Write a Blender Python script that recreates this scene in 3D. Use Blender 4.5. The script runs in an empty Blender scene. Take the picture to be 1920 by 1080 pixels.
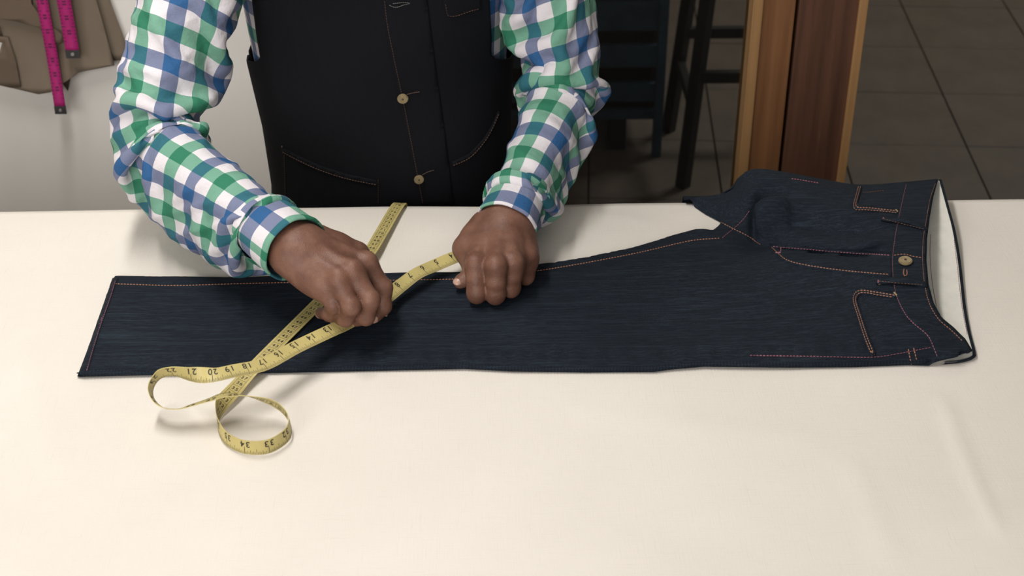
import bpy, bmesh, math, random
import numpy as np
from mathutils import Vector, Matrix
from mathutils.bvhtree import BVHTree
from mathutils.geometry import delaunay_2d_cdt

random.seed(7)
rng = np.random.default_rng(7)
scene = bpy.context.scene
COL = scene.collection
PI = math.pi

# ------------------------------------------------------------------ camera
FPX = 2830.0                       # focal length in pixels of the 1920 px wide frame
PITCH, YAW = math.radians(32), math.radians(1.4)
T = 0.90                           # height of the table top
fw = np.array([math.sin(YAW) * math.cos(PITCH), math.cos(YAW) * math.cos(PITCH), -math.sin(PITCH)])
rt = np.array([math.cos(YAW), -math.sin(YAW), 0.0])
up = np.cross(rt, fw)
CAM = np.array([0, 0, T]) - fw * 1.8

cd = bpy.data.cameras.new('camera')
cam = bpy.data.objects.new('camera', cd)
COL.objects.link(cam)
cd.sensor_width = 36
cd.lens = 36 * FPX / 1920
cam.location = CAM
cam.rotation_euler = (PI / 2 - PITCH, 0, -YAW)
cd.dof.use_dof = True
cd.dof.focus_distance = 1.78
cd.dof.aperture_fstop = 9
scene.camera = cam

# ------------------------------------------------------------------ world, lights, exposure
scene.view_settings.view_transform = 'Standard'
scene.view_settings.look = 'None'
scene.view_settings.gamma = 1
scene.view_settings.exposure = 0.0
world = bpy.data.worlds.new('world')
scene.world = world
world.use_nodes = True
world.node_tree.nodes['Background'].inputs[0].default_value = (1.0, 0.95, 0.9, 1)
world.node_tree.nodes['Background'].inputs[1].default_value = 0.16

def area(name, loc, aim, sx, sy, power, col):
    l = bpy.data.lights.new(name, 'AREA')
    l.shape = 'RECTANGLE'
    l.size, l.size_y, l.energy, l.color = sx, sy, power, col
    o = bpy.data.objects.new(name, l)
    COL.objects.link(o)
    o.location = loc
    o.rotation_euler = (Vector(aim) - Vector(loc)).to_track_quat('-Z', 'Y').to_euler()
    return o

area('tube_light_over_table', (-0.50, -0.12, 2.55), (-0.35, -0.12, 0.9), 1.2, 0.15, 23.0, (1.0, 0.96, 0.915))
area('front_fill_light', (-0.9, -2.6, 1.9), (-0.4, 0.5, 0.85), 2.0, 1.2, 52, (1.0, 0.965, 0.94))  # fill added behind the camera to brighten the wall, not a real window
area('added_light_beyond_glass', (2.1, 3.3, 2.8), (1.6, 2.4, 0), 0.9, 0.3, 34, (1.0, 0.90, 0.80))  # added to lighten the tiles beyond the glass, no lamp known there

# ------------------------------------------------------------------ helpers
def ray(px, py):
    return fw + rt * (px - 960) / FPX + up * (540 - py) / FPX
def atz(px, py, h):                # the point seen at a pixel, h above the table
    d = ray(px, py)
    return CAM + d * ((T + h - CAM[2]) / d[2])
def aty(px, py, Y):                # the point seen at a pixel, on the plane y = Y
    d = ray(px, py)
    return CAM + d * ((Y - CAM[1]) / d[1])

def mesh_obj(name, verts, faces, mat=None, parent=None, smooth=True, uv=None):
    me = bpy.data.meshes.new(name)
    me.from_pydata([tuple(map(float, v)) for v in verts], [], [tuple(map(int, f)) for f in faces])
    if smooth:
        me.polygons.foreach_set('use_smooth', [True] * len(me.polygons))
    if uv is not None:
        lay = me.uv_layers.new(name='UVMap')
        li = np.empty(len(me.loops), dtype=np.int32)
        me.loops.foreach_get('vertex_index', li)
        lay.data.foreach_set('uv', np.asarray(uv, dtype=np.float32)[li].ravel())
    if mat:
        me.materials.append(mat)
    me.update()
    o = bpy.data.objects.new(name, me)
    COL.objects.link(o)
    if parent:
        attach(o, parent)
    return o

def attach(o, parent):
    o.parent = parent
    bpy.context.view_layer.update()
    o.matrix_parent_inverse = parent.matrix_world.inverted()

def tag(o, label=None, cat=None, group=None, kind=None):
    if label: o['label'] = label
    if cat: o['category'] = cat
    if group: o['group'] = group
    if kind: o['kind'] = kind
    return o

def thing(name, loc, label, cat, group=None):
    o = bpy.data.objects.new(name, None)
    COL.objects.link(o)
    o.location = loc
    o.empty_display_size = 0.05
    bpy.context.view_layer.update()
    return tag(o, label, cat, group)

def boxgeo(x0, x1, y0, y1, z0, z1, bev=0.0):
    bm = bmesh.new()
    bmesh.ops.create_cube(bm, size=1)
    for v in bm.verts:
        v.co = Vector(((x0 + x1) / 2 + v.co.x * (x1 - x0), (y0 + y1) / 2 + v.co.y * (y1 - y0), (z0 + z1) / 2 + v.co.z * (z1 - z0)))
    if bev > 0:
        bmesh.ops.bevel(bm, geom=list(bm.edges), offset=bev, segments=2, profile=0.7, affect='EDGES')
    return bm

def bm_obj(name, bm, mat=None, parent=None, smooth=False):
    me = bpy.data.meshes.new(name)
    bm.to_mesh(me)
    bm.free()
    if mat: me.materials.append(mat)
    if smooth: me.polygons.foreach_set('use_smooth', [True] * len(me.polygons))
    o = bpy.data.objects.new(name, me)
    COL.objects.link(o)
    if parent: attach(o, parent)
    return o

def box(name, x0, x1, y0, y1, z0, z1, mat, parent=None, bev=0.0):
    return bm_obj(name, boxgeo(x0, x1, y0, y1, z0, z1, bev), mat, parent)

def bar(name, a, b, w, d, mat, parent=None, bev=0.003, roll=0):
    a, b = Vector(a), Vector(b)
    L = (b - a).length
    bm = boxgeo(-w / 2, w / 2, -d / 2, d / 2, 0, L, bev)
    q = (b - a).to_track_quat('Z', 'Y').to_matrix().to_4x4()
    bmesh.ops.transform(bm, matrix=Matrix.Translation(a) @ q @ Matrix.Rotation(roll, 4, 'Z'), verts=bm.verts)
    return bm_obj(name, bm, mat, parent)

def catmull(P, n):
    P = np.asarray(P, float)
    Q = np.vstack([2 * P[0] - P[1], P, 2 * P[-1] - P[-2]])
    out, m = [], len(P) - 1
    for k in range(n):
        s = k / (n - 1) * m
        i = min(int(s), m - 1)
        t = s - i
        p0, p1, p2, p3 = Q[i], Q[i + 1], Q[i + 2], Q[i + 3]
        out.append(0.5 * (2 * p1 + (p2 - p0) * t + (2 * p0 - 5 * p1 + 4 * p2 - p3) * t * t + (3 * p1 - p0 - 3 * p2 + p3) * t ** 3))
    return np.array(out)

def resample(P, step):
    P = np.asarray(P, float)
    d = np.r_[0, np.cumsum(np.linalg.norm(np.diff(P, axis=0), axis=1))]
    n = max(2, int(round(d[-1] / step)) + 1)
    s = np.linspace(0, d[-1], n)
    return np.stack([np.interp(s, d, P[:, k]) for k in range(P.shape[1])], 1)

# ------------------------------------------------------------------ node materials
def new_mat(name):
    m = bpy.data.materials.new(name)
    m.use_nodes = True
    return m, m.node_tree, m.node_tree.nodes['Principled BSDF']
def nd(nt, kind, **kw):
    n = nt.nodes.new(kind)
    for k, v in kw.items():
        setattr(n, k, v)
    return n
def mth(nt, op, a, b=None, c=None):
    n = nd(nt, 'ShaderNodeMath', operation=op)
    for i, v in enumerate((a, b, c)):
        if v is None: continue
        if isinstance(v, (int, float)): n.inputs[i].default_value = v
        else: nt.links.new(v, n.inputs[i])
    return n.outputs[0]
def mixc(nt, fac, a, b, mode='MIX'):
    n = nd(nt, 'ShaderNodeMix', data_type='RGBA', blend_type=mode)
    for i, v in ((0, fac), (6, a), (7, b)):
        if isinstance(v, (int, float)): n.inputs[i].default_value = v
        elif isinstance(v, tuple): n.inputs[i].default_value = (*v, 1) if len(v) == 3 else v
        else: nt.links.new(v, n.inputs[i])
    return n.outputs[2]
def coords(nt, scale, what='Object', rot=(0, 0, 0)):
    tc = nd(nt, 'ShaderNodeTexCoord')
    mp = nd(nt, 'ShaderNodeMapping')
    mp.inputs['Scale'].default_value = scale
    mp.inputs['Rotation'].default_value = rot
    nt.links.new(tc.outputs[what], mp.inputs['Vector'])
    return mp.outputs[0]
def noise(nt, vec, scale, detail=3, rough=0.55):
    n = nd(nt, 'ShaderNodeTexNoise')
    n.inputs['Scale'].default_value = scale
    n.inputs['Detail'].default_value = detail
    n.inputs['Roughness'].default_value = rough
    nt.links.new(vec, n.inputs['Vector'])
    return n.outputs[0]
def ramp(nt, fac, stops):
    n = nd(nt, 'ShaderNodeValToRGB')
    el = n.color_ramp.elements
    while len(el) < len(stops): el.new(0.5)
    for e, (p, c) in zip(el, stops):
        e.position = p
        e.color = (*c, 1) if len(c) == 3 else c
    nt.links.new(fac, n.inputs[0])
    return n.outputs[0]
def bump(nt, bs, h, strength, dist):
    b = nd(nt, 'ShaderNodeBump')
    b.inputs['Strength'].default_value = strength
    b.inputs['Distance'].default_value = dist
    nt.links.new(h, b.inputs['Height'])
    nt.links.new(b.outputs[0], bs.inputs['Normal'])

def plain(name, col, rough=0.6, var=0.12, scale=30, bmp=0.0, metal=0.0, spec=None, dist=0.001):
    m, nt, bs = new_mat(name)
    v = coords(nt, (1, 1, 1))
    n = noise(nt, v, scale)
    lo = tuple(c * (1 - var) for c in col)
    hi = tuple(min(1, c * (1 + var)) for c in col)
    nt.links.new(ramp(nt, n, [(0.3, lo), (0.7, hi)]), bs.inputs['Base Color'])
    bs.inputs['Roughness'].default_value = rough
    bs.inputs['Metallic'].default_value = metal
    if spec is not None: bs.inputs['Specular IOR Level'].default_value = spec
    if bmp: bump(nt, bs, noise(nt, v, scale * 4), bmp, dist)
    return m

def denim(name, base, streak, axis='x', amt=0.55):
    m, nt, bs = new_mat(name)
    s = {'x': (10, 420, 420), 'z': (420, 420, 10)}[axis]
    n1 = noise(nt, coords(nt, s), 1.0, 4, 0.6)
    s2 = {'x': (60, 1500, 1500), 'z': (1500, 1500, 60)}[axis]
    n2 = noise(nt, coords(nt, s2), 1.0, 2, 0.6)
    n3 = noise(nt, coords(nt, (1, 1, 1)), 7.0, 3)
    n4 = noise(nt, coords(nt, (1, 1, 1)), 900.0, 1)
    a = ramp(nt, n1, [(0.46, (0, 0, 0)), (0.72, (1, 1, 1))])
    b = ramp(nt, n2, [(0.45, (0, 0, 0)), (0.75, (1, 1, 1))])
    big = ramp(nt, n3, [(0.3, (0.45, 0.45, 0.45)), (0.7, (1, 1, 1))])
    f = mth(nt, 'MULTIPLY', mth(nt, 'ADD', mth(nt, 'MULTIPLY', a, 0.5), mth(nt, 'MULTIPLY', b, 0.6)), big)
    f = mth(nt, 'MULTIPLY', f, amt)
    nt.links.new(mixc(nt, f, base, streak), bs.inputs['Base Color'])
    bs.inputs['Roughness'].default_value = 0.85
    bs.inputs['Specular IOR Level'].default_value = 0.18
    bump(nt, bs, mth(nt, 'ADD', n2, mth(nt, 'MULTIPLY', n4, 0.6)), 0.35, 0.0006)
    return m

def wood(name, lo, hi, axis_scale=(60, 60, 2.5), wear=None, rough=0.5):
    m, nt, bs = new_mat(name)
    v = coords(nt, axis_scale)
    n = noise(nt, v, 1.0, 5, 0.6)
    c = ramp(nt, n, [(0.3, lo), (0.7, hi)])
    if wear:
        w = noise(nt, coords(nt, (90, 90, 7)), 1.0, 6, 0.7)
        c = mixc(nt, ramp(nt, w, [(0.63, (0, 0, 0)), (0.74, (0.5, 0.5, 0.5))]), c, wear)
    nt.links.new(c, bs.inputs['Base Color'])
    bs.inputs['Roughness'].default_value = rough
    bump(nt, bs, n, 0.15, 0.001)
    return m

def gingham(name, size=0.0205):
    m, nt, bs = new_mat(name)
    tc = nd(nt, 'ShaderNodeTexCoord')
    sp = nd(nt, 'ShaderNodeSeparateXYZ')
    nt.links.new(tc.outputs['UV'], sp.inputs[0])
    white, green, blue = (0.66, 0.63, 0.665), (0.140, 0.325, 0.235), (0.155, 0.180, 0.29)
    def stripes(x):
        f = mth(nt, 'FRACT', mth(nt, 'MULTIPLY', x, 1 / (4 * size)))
        is_g = mth(nt, 'MULTIPLY', mth(nt, 'GREATER_THAN', f, 0.25), mth(nt, 'LESS_THAN', f, 0.5))
        is_b = mth(nt, 'GREATER_THAN', f, 0.75)
        return is_g, is_b
    gu, bu = stripes(sp.outputs[0])
    gv, bv = stripes(sp.outputs[1])
    ng = mth(nt, 'ADD', gu, gv)
    nb = mth(nt, 'ADD', bu, bv)
    c = mixc(nt, mth(nt, 'GREATER_THAN', ng, 0.5), white, green)
    c = mixc(nt, mth(nt, 'GREATER_THAN', nb, 0.5), c, blue)
    c = mixc(nt, mth(nt, 'GREATER_THAN', ng, 1.5), c, (0.012, 0.16, 0.085))
    c = mixc(nt, mth(nt, 'GREATER_THAN', nb, 1.5), c, (0.010, 0.085, 0.235))
    both = mth(nt, 'MULTIPLY', mth(nt, 'GREATER_THAN', ng, 0.5), mth(nt, 'GREATER_THAN', nb, 0.5))
    c = mixc(nt, both, c, (0.012, 0.115, 0.155))
    # fine weave: threads of the neighbouring colour show through
    uvs = nd(nt, 'ShaderNodeMapping')
    uvs.inputs['Scale'].default_value = (900, 900, 1)
    nt.links.new(tc.outputs['UV'], uvs.inputs[0])
    wv = noise(nt, uvs.outputs[0], 1.0, 1)
    c = mixc(nt, mth(nt, 'MULTIPLY', wv, 0.05), c, (0.7, 0.72, 0.74))
    nt.links.new(c, bs.inputs['Base Color'])
    bs.inputs['Roughness'].default_value = 0.8
    bs.inputs['Specular IOR Level'].default_value = 0.2
    bump(nt, bs, noise(nt, coords(nt, (1, 1, 1)), 90.0, 4, 0.6), 0.35, 0.004)
    return m

def skin_mat():
    m, nt, bs = new_mat('brown_skin')
    v = coords(nt, (1, 1, 1))
    n = noise(nt, v, 45, 4)
    c = ramp(nt, n, [(0.3, (0.115, 0.052, 0.034)), (0.55, (0.17, 0.082, 0.055)), (0.75, (0.22, 0.115, 0.08))])
    nt.links.new(c, bs.inputs['Base Color'])
    bs.inputs['Roughness'].default_value = 0.5
    bs.inputs['Specular IOR Level'].default_value = 0.35
    bs.inputs['Subsurface Weight'].default_value = 0.12
    bs.inputs['Subsurface Radius'].default_value = (0.006, 0.002, 0.001)
    bs.inputs['Subsurface Scale'].default_value = 0.6
    vor = nd(nt, 'ShaderNodeTexVoronoi', feature='DISTANCE_TO_EDGE')
    vor.inputs['Scale'].default_value = 420
    nt.links.new(v, vor.inputs['Vector'])
    h = mth(nt, 'ADD', mth(nt, 'MULTIPLY', vor.outputs[0], 0.8), mth(nt, 'MULTIPLY', noise(nt, v, 160, 4), 1.0))
    bump(nt, bs, h, 0.35, 0.0012)
    return m

def canvas():
    m, nt, bs = new_mat('cream_canvas')
    v = coords(nt, (1, 1, 1))
    n = noise(nt, v, 5.0, 4)
    th = noise(nt, coords(nt, (25, 700, 1)), 1.0, 3)
    th2 = noise(nt, coords(nt, (700, 25, 1)), 1.0, 3)
    c = ramp(nt, n, [(0.3, (0.715, 0.675, 0.615)), (0.7, (0.755, 0.715, 0.655))])
    f = ramp(nt, mth(nt, 'MAXIMUM', th, th2), [(0.62, (0, 0, 0)), (0.8, (1, 1, 1))])
    c = mixc(nt, mth(nt, 'MULTIPLY', f, 0.35), c, (0.56, 0.52, 0.45))
    nt.links.new(c, bs.inputs['Base Color'])
    bs.inputs['Roughness'].default_value = 0.9
    bs.inputs['Specular IOR Level'].default_value = 0.1
    bump(nt, bs, mth(nt, 'ADD', mth(nt, 'ADD', th, th2), noise(nt, v, 1200, 1)), 0.25, 0.0006)
    return m

def tiles_mat():
    m, nt, bs = new_mat('dark_stone_tile')
    v = coords(nt, (1, 1, 1))
    n = noise(nt, v, 6, 5, 0.65)
    n2 = noise(nt, v, 40, 3)
    c = ramp(nt, n, [(0.3, (0.135, 0.100, 0.080)), (0.7, (0.20, 0.152, 0.122))])
    c = mixc(nt, mth(nt, 'MULTIPLY', n2, 0.3), c, (0.08, 0.065, 0.055))
    nt.links.new(c, bs.inputs['Base Color'])
    bs.inputs['Roughness'].default_value = 0.6
    return m

def glass_mat():
    m = bpy.data.materials.new('window_glass')
    m.use_nodes = True
    nt = m.node_tree
    nt.nodes.remove(nt.nodes['Principled BSDF'])
    out = nt.nodes['Material Output']
    tr = nd(nt, 'ShaderNodeBsdfTransparent')
    tr.inputs[0].default_value = (0.80, 0.84, 0.84, 1)
    gl = nd(nt, 'ShaderNodeBsdfGlossy')
    gl.inputs['Roughness'].default_value = 0.02
    gl.inputs[0].default_value = (1, 1, 1, 1)
    fr = nd(nt, 'ShaderNodeFresnel')
    fr.inputs[0].default_value = 1.45
    mx = nd(nt, 'ShaderNodeMixShader')
    nt.links.new(fr.outputs[0], mx.inputs[0])
    nt.links.new(tr.outputs[0], mx.inputs[1])
    nt.links.new(gl.outputs[0], mx.inputs[2])
    nt.links.new(mx.outputs[0], out.inputs[0])
    return m

M = dict(
    canvas=canvas(),
    wall=plain('painted_wall', (0.80, 0.77, 0.72), 0.85, 0.05, 3, 0.1),
    ceiling=plain('ceiling_paint', (0.7, 0.68, 0.64), 0.9, 0.03, 3),
    tile=tiles_mat(),
    grout=plain('dark_grout', (0.06, 0.045, 0.036), 0.9),
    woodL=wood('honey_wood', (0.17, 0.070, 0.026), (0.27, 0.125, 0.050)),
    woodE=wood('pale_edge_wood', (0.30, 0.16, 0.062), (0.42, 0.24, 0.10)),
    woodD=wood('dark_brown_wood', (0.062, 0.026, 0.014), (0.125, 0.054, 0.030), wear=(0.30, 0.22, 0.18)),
    woodT=wood('table_wood', (0.20, 0.11, 0.05), (0.30, 0.18, 0.09), (3, 60, 60)),
    black=plain('black_paint', (0.012, 0.011, 0.010), 0.5),
    bluew=plain('blue_painted_wood', (0.024, 0.058, 0.092), 0.6, 0.3, 12),
    denim=denim('indigo_denim', (0.0050, 0.0078, 0.0135), (0.046, 0.072, 0.100), 'x', 0.52),
    denimv=denim('indigo_vest_denim', (0.0042, 0.0046, 0.0066), (0.008, 0.010, 0.016), 'z', 0.5),
    lining=plain('white_cotton_lining', (0.70, 0.69, 0.63), 0.85, 0.05, 60, 0.2),
    threadO=plain('orange_thread', (0.25, 0.115, 0.07), 0.7, 0.25, 200),
    threadP=plain('pink_thread', (0.24, 0.085, 0.115), 0.7, 0.25, 200),
    threadV=plain('rust_vest_thread', (0.085, 0.042, 0.028), 0.7, 0.25, 200),
    threadG=plain('grey_thread', (0.10, 0.10, 0.095), 0.7, 0.2, 200),
    brass=plain('aged_brass', (0.30, 0.235, 0.13), 0.5, 0.2, 300, 0.2, 0.35),
    brassd=plain('dark_brass', (0.08, 0.06, 0.04), 0.5, 0.2, 300, 0, 0.6),
    shirt=gingham('checked_cotton'),
    shirt_in=plain('shirt_inside', (0.45, 0.50, 0.50), 0.85),
    skin=skin_mat(),
    nail=plain('fingernail', (0.42, 0.26, 0.20), 0.35, 0.06, 200),
    hair=plain('black_hair', (0.012, 0.010, 0.009), 0.55, 0.3, 300, 0.5),
    eye=plain('eye_white', (0.75, 0.72, 0.68), 0.2, 0.02),
    trouser=plain('charcoal_trousers', (0.02, 0.021, 0.025), 0.85),
    leather=plain('black_leather', (0.018, 0.014, 0.012), 0.4),
    tape=plain('yellow_tape_vinyl', (0.50, 0.42, 0.165), 0.42, 0.06, 60, spec=0.4),
    ink=plain('black_print', (0.03, 0.025, 0.015), 0.6),
    kraft=plain('kraft_paper', (0.185, 0.145, 0.104), 0.85, 0.08, 9, 0.1),
    kraftd=plain('dark_kraft_paper', (0.120, 0.086, 0.058), 0.85, 0.08, 9, 0.1),
    pink=plain('magenta_tape_vinyl', (0.40, 0.018, 0.155), 0.5, 0.1, 60),
    inkp=plain('purple_print', (0.11, 0.006, 0.06), 0.6),
    steel=plain('dull_metal_clip', (0.10, 0.10, 0.10), 0.4, 0.2, 100, 0, 0.8),
    rivet=plain('bright_rivet', (0.6, 0.6, 0.58), 0.35, 0.1, 100, 0, 0.8),
    glass=glass_mat(),
)

# ------------------------------------------------------------------ the room
WY = 0.85
fl = box('floor', -3.2, 3.6, -3.0, 6.0, -0.12, -0.010, M['grout'])
tag(fl, kind='structure')
TS, TA = 0.343, math.radians(-4.2)          # square tiles, laid a little askew to the table
tb = boxgeo(-TS / 2 + 0.0022, TS / 2 - 0.0022, -TS / 2 + 0.0012, TS / 2 - 0.0012, -0.012, 0, 0.0016)
tme = bpy.data.meshes.new('tile')
tb.to_mesh(tme); tb.free(); tme.materials.append(M['tile'])
ca, sa = math.cos(TA), math.sin(TA)
org = np.array([1.318, 2.482])
for i in range(-9, 6):
    for j in range(-8, 10):
        cx, cy = (i + 0.5) * TS, (j + 0.5) * TS
        x, y = org[0] + ca * cx - sa * cy, org[1] + sa * cx + ca * cy
        if not (-0.5 < x < 3.0 and 0.95 < y < 5.2): continue
        o = bpy.data.objects.new('tile', tme)
        COL.objects.link(o)
        o.location = (x, y, random.uniform(-0.0008, 0.0))
        o.rotation_euler = (0, 0, TA)
        attach(o, fl)

tag(box('ceiling', -3.2, 3.6, -3.0, 6.0, 2.9, 3.0, M['ceiling']), kind='structure')
tag(box('wall_back', -3.2, -0.13, WY, WY + 0.12, 0, 2.9, M['wall']), kind='structure')
tag(box('wall_left', -3.3, -3.2, -3.0, 6.0, 0, 2.9, M['wall']), kind='structure')
tag(box('wall_far', -3.2, 3.6, 6.0, 6.1, 0, 2.9, M['wall']), kind='structure')

# timber frame of the glass wall: two stiles meeting, each with a pale glazing bead
def stile(name, beads, x0, x1, mat, y0=WY - 0.01, y1=WY + 0.07):
    s = tag(box(name, x0, x1, y0, y1, 0.0, 2.9, mat, None, 0.002), kind='structure')
    for b0, b1 in beads:
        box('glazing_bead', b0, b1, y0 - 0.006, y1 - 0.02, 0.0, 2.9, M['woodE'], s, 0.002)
    return s
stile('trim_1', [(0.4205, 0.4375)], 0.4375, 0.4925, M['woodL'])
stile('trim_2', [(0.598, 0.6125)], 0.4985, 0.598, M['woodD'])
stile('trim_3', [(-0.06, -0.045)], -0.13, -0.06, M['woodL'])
tag(box('gap_shade', 0.4925, 0.4985, WY + 0.03, WY + 0.05, 0, 2.9, M['black']), kind='structure')  # black strip: shade of the recess between the stiles, put in as colour
for nm, x0, x1 in (('window_1', -0.045, 0.4205), ('window_2', 0.6125, 3.4)):
    w = tag(box(nm, x0, x1, WY + 0.022, WY + 0.028, 0.06, 2.86, M['glass']), kind='structure')
    box('bottom_rail', x0, x1, WY + 0.0, WY + 0.05, 0.0, 0.06, M['woodD'], w)
    box('top_rail', x0, x1, WY + 0.0, WY + 0.05, 2.86, 2.9, M['woodD'], w)

# ------------------------------------------------------------------ behind the glass: bar stool and blue slatted stand
def stool():
    c = np.array([0.655, 2.09])
    t = thing('bar_stool', (c[0], c[1], 0), 'dark tall bar stool standing behind the glass', 'stool')
    foot = {}
    for sx in (-1, 1):
        for sy in (-1, 1):
            a = (c[0] + sx * 0.165, c[1] + sy * 0.165, 0)
            b = (c[0] + sx * 0.115, c[1] + sy * 0.115, 0.70)
            foot[sx, sy] = (Vector(a), Vector(b))
            bar('leg', a, b, 0.030, 0.030, M['black'], t, 0.004)
    for k, ((a, b), h) in enumerate((((-1, -1), (1, -1)), ) and (
            ((((-1, -1), (1, -1)), 0.30)), ((((-1, 1), (1, 1)), 0.30)), ((((-1, -1), (-1, 1)), 0.22)), ((((1, -1), (1, 1)), 0.22)))):
        pa = foot[a][0].lerp(foot[a][1], h / 0.70)
        pb = foot[b][0].lerp(foot[b][1], h / 0.70)
        bar('rung', pa, pb, 0.022, 0.03, M['black'], t, 0.004)
    bm = bmesh.new()
    bmesh.ops.create_cone(bm, cap_ends=True, segments=40, radius1=0.165, radius2=0.17, depth=0.035)
    bmesh.ops.translate(bm, vec=(c[0], c[1], 0.7175), verts=bm.verts)
    bmesh.ops.bevel(bm, geom=[e for e in bm.edges if len(e.link_faces) == 2 and e.calc_face_angle(0) > 0.6], offset=0.008, segments=3, affect='EDGES')
    bm_obj('seat', bm, M['black'], t, True)
stool()

def stand():
    x0, x1, y0, y1 = -0.22, 0.44, 2.12, 2.50
    t = thing('slatted_stand', (0.2, 2.4, 0), 'dark blue slatted wooden stand on short feet behind the glass', 'stand')
    for x in (x0 + 0.04, x1 - 0.13):
        for y in (y0 + 0.02, y1 - 0.06):
            box('foot', x, x + 0.05, y, y + 0.04, 0, 0.10, M['black'], t, 0.003)
    box('back_board', x0, x1, y1 - 0.02, y1, 0.10, 1.0, M['black'], t)
    for x in (x0, x1 - 0.02):
        box('side_board', x, x + 0.02, y0 + 0.02, y1 - 0.02, 0.10, 1.0, M['black'], t)
    box('bottom_board', x0 + 0.02, x1 - 0.02, y0 + 0.02, y1 - 0.02, 0.10, 0.12, M['black'], t)
    for z0, z1 in ((0.100, 0.128), (0.152, 0.205), (0.250, 0.312), (0.352, 0.432), (0.470, 0.55), (0.59, 0.67), (0.71, 0.79), (0.83, 0.91)):
        box('slat', x0, x1, y0, y0 + 0.02, z0, z1, M['bluew'], t, 0.003)
    box('post', x1 - 0.012, x1 + 0.012, y0 - 0.024, y0, 0.0, 1.02, M['bluew'], t, 0.002)
stand()

# ------------------------------------------------------------------ the table and its canvas cover
TX0, TX1, TY0, TY1 = -1.05, 1.05, -0.80, 0.203
tt = thing('work_table', (0, -0.3, 0), 'wooden cutting table under the cream canvas', 'table')
box('table_top', TX0, TX1, TY0, TY1 - 0.002, T - 0.043, T - 0.003, M['woodT'], tt, 0.004)
for x in (TX0 + 0.05, TX1 - 0.12):
    for y in (TY0 + 0.05, TY1 - 0.13):
        box('leg', x, x + 0.07, y, y + 0.07, 0, T - 0.043, M['woodT'], tt, 0.004)
for y in (TY0 + 0.06, TY1 - 0.10):
    box('apron', TX0 + 0.12, TX1 - 0.12, y, y + 0.025, T - 0.14, T - 0.043, M['woodT'], tt)
for x in (TX0 + 0.06, TX1 - 0.10):
    box('apron', x, x + 0.025, TY0 + 0.12, TY1 - 0.13, T - 0.14, T - 0.043, M['woodT'], tt)

def cover():
    xs = np.arange(TX0 - 0.004, TX1 + 0.0041, 0.007)
    ys = np.arange(TY0 - 0.004, TY1 + 0.0021, 0.007)
    ys[-1] = TY1 + 0.002
    X, Y = np.meshgrid(xs, ys)
    Z = np.full_like(X, T)
    def crease(a, b, amp, wid, bend=0.0):
        pa, pb = atz(*a, 0)[:2], atz(*b, 0)[:2]
        d = pb - pa
        L = np.hypot(*d)
        d = d / L
        s = (X - pa[0]) * d[0] + (Y - pa[1]) * d[1]
        n = -(X - pa[0]) * d[1] + (Y - pa[1]) * d[0] + bend * np.sin(np.clip(s / L, 0, 1) * PI)
        return amp * np.exp(-(n / wid) ** 2) * np.clip(np.minimum(s, L - s) / 0.03, 0, 1)
    Z = Z + crease((1765, 735), (1880, 1010), 0.0026, 0.0075, 0.004)
    Z = Z + crease((1700, 1010), (1915, 940), 0.0009, 0.012)
    Z = Z + crease((1590, 850), (1680, 1060), 0.0016, 0.014)
    Z = Z + crease((1050, 760), (1560, 830), 0.0006, 0.018)
    Z = Z + crease((1080, 395), (1240, 420), 0.0010, 0.012)
    Z = Z + crease((20, 600), (120, 900), 0.0008, 0.016)
    for k in range(14):
        a, ph = rng.uniform(0, PI), rng.uniform(0, 6)
        fq = rng.uniform(8, 30)
        Z = Z + 0.00022 * np.sin(fq * (X * math.cos(a) + Y * math.sin(a)) + ph)
    Z = np.where(Z > T, T + (Z - T) * 0.6, Z) - 0.0004
    # the cloth turns down over every edge
    V = np.stack([X, Y, Z], -1).reshape(-1, 3)
    ny, nx = X.shape
    F = [(j * nx + i, j * nx + i + 1, (j + 1) * nx + i + 1, (j + 1) * nx + i) for j in range(ny - 1) for i in range(nx - 1)]
    ring = [i for i in range(nx)] + [j * nx + nx - 1 for j in range(1, ny)] + [(ny - 1) * nx + i for i in range(nx - 2, -1, -1)] + [j * nx for j in range(ny - 2, 0, -1)]
    V = list(V)
    prev = ring
    for dz, out in ((0.003, 0.0022), (0.03, 0.0035), (0.10, 0.007), (0.19, 0.010)):
        cur = []
        for q, i in enumerate(ring):
            p = V[i]
            ox = -1 if p[0] < TX0 else (1 if p[0] > TX1 else 0)
            oy = -1 if p[1] < TY0 else (1 if p[1] > TY1 - 0.003 else 0)
            wv = 0.004 * math.sin(q * 0.17) * dz / 0.19
            cur.append(len(V))
            V.append(np.array([p[0] + ox * (out + wv), p[1] + oy * (out * 0.6 + max(0, wv) * 0.3), T - dz]))
        n = len(ring)
        for q in range(n):
            F.append((prev[q], cur[q], cur[(q + 1) % n], prev[(q + 1) % n]))
        prev = cur
    o = mesh_obj('table_cloth', V, F, M['canvas'])
    tag(o, 'cream canvas cloth covering the whole cutting table', 'tablecloth')
cover()

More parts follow.
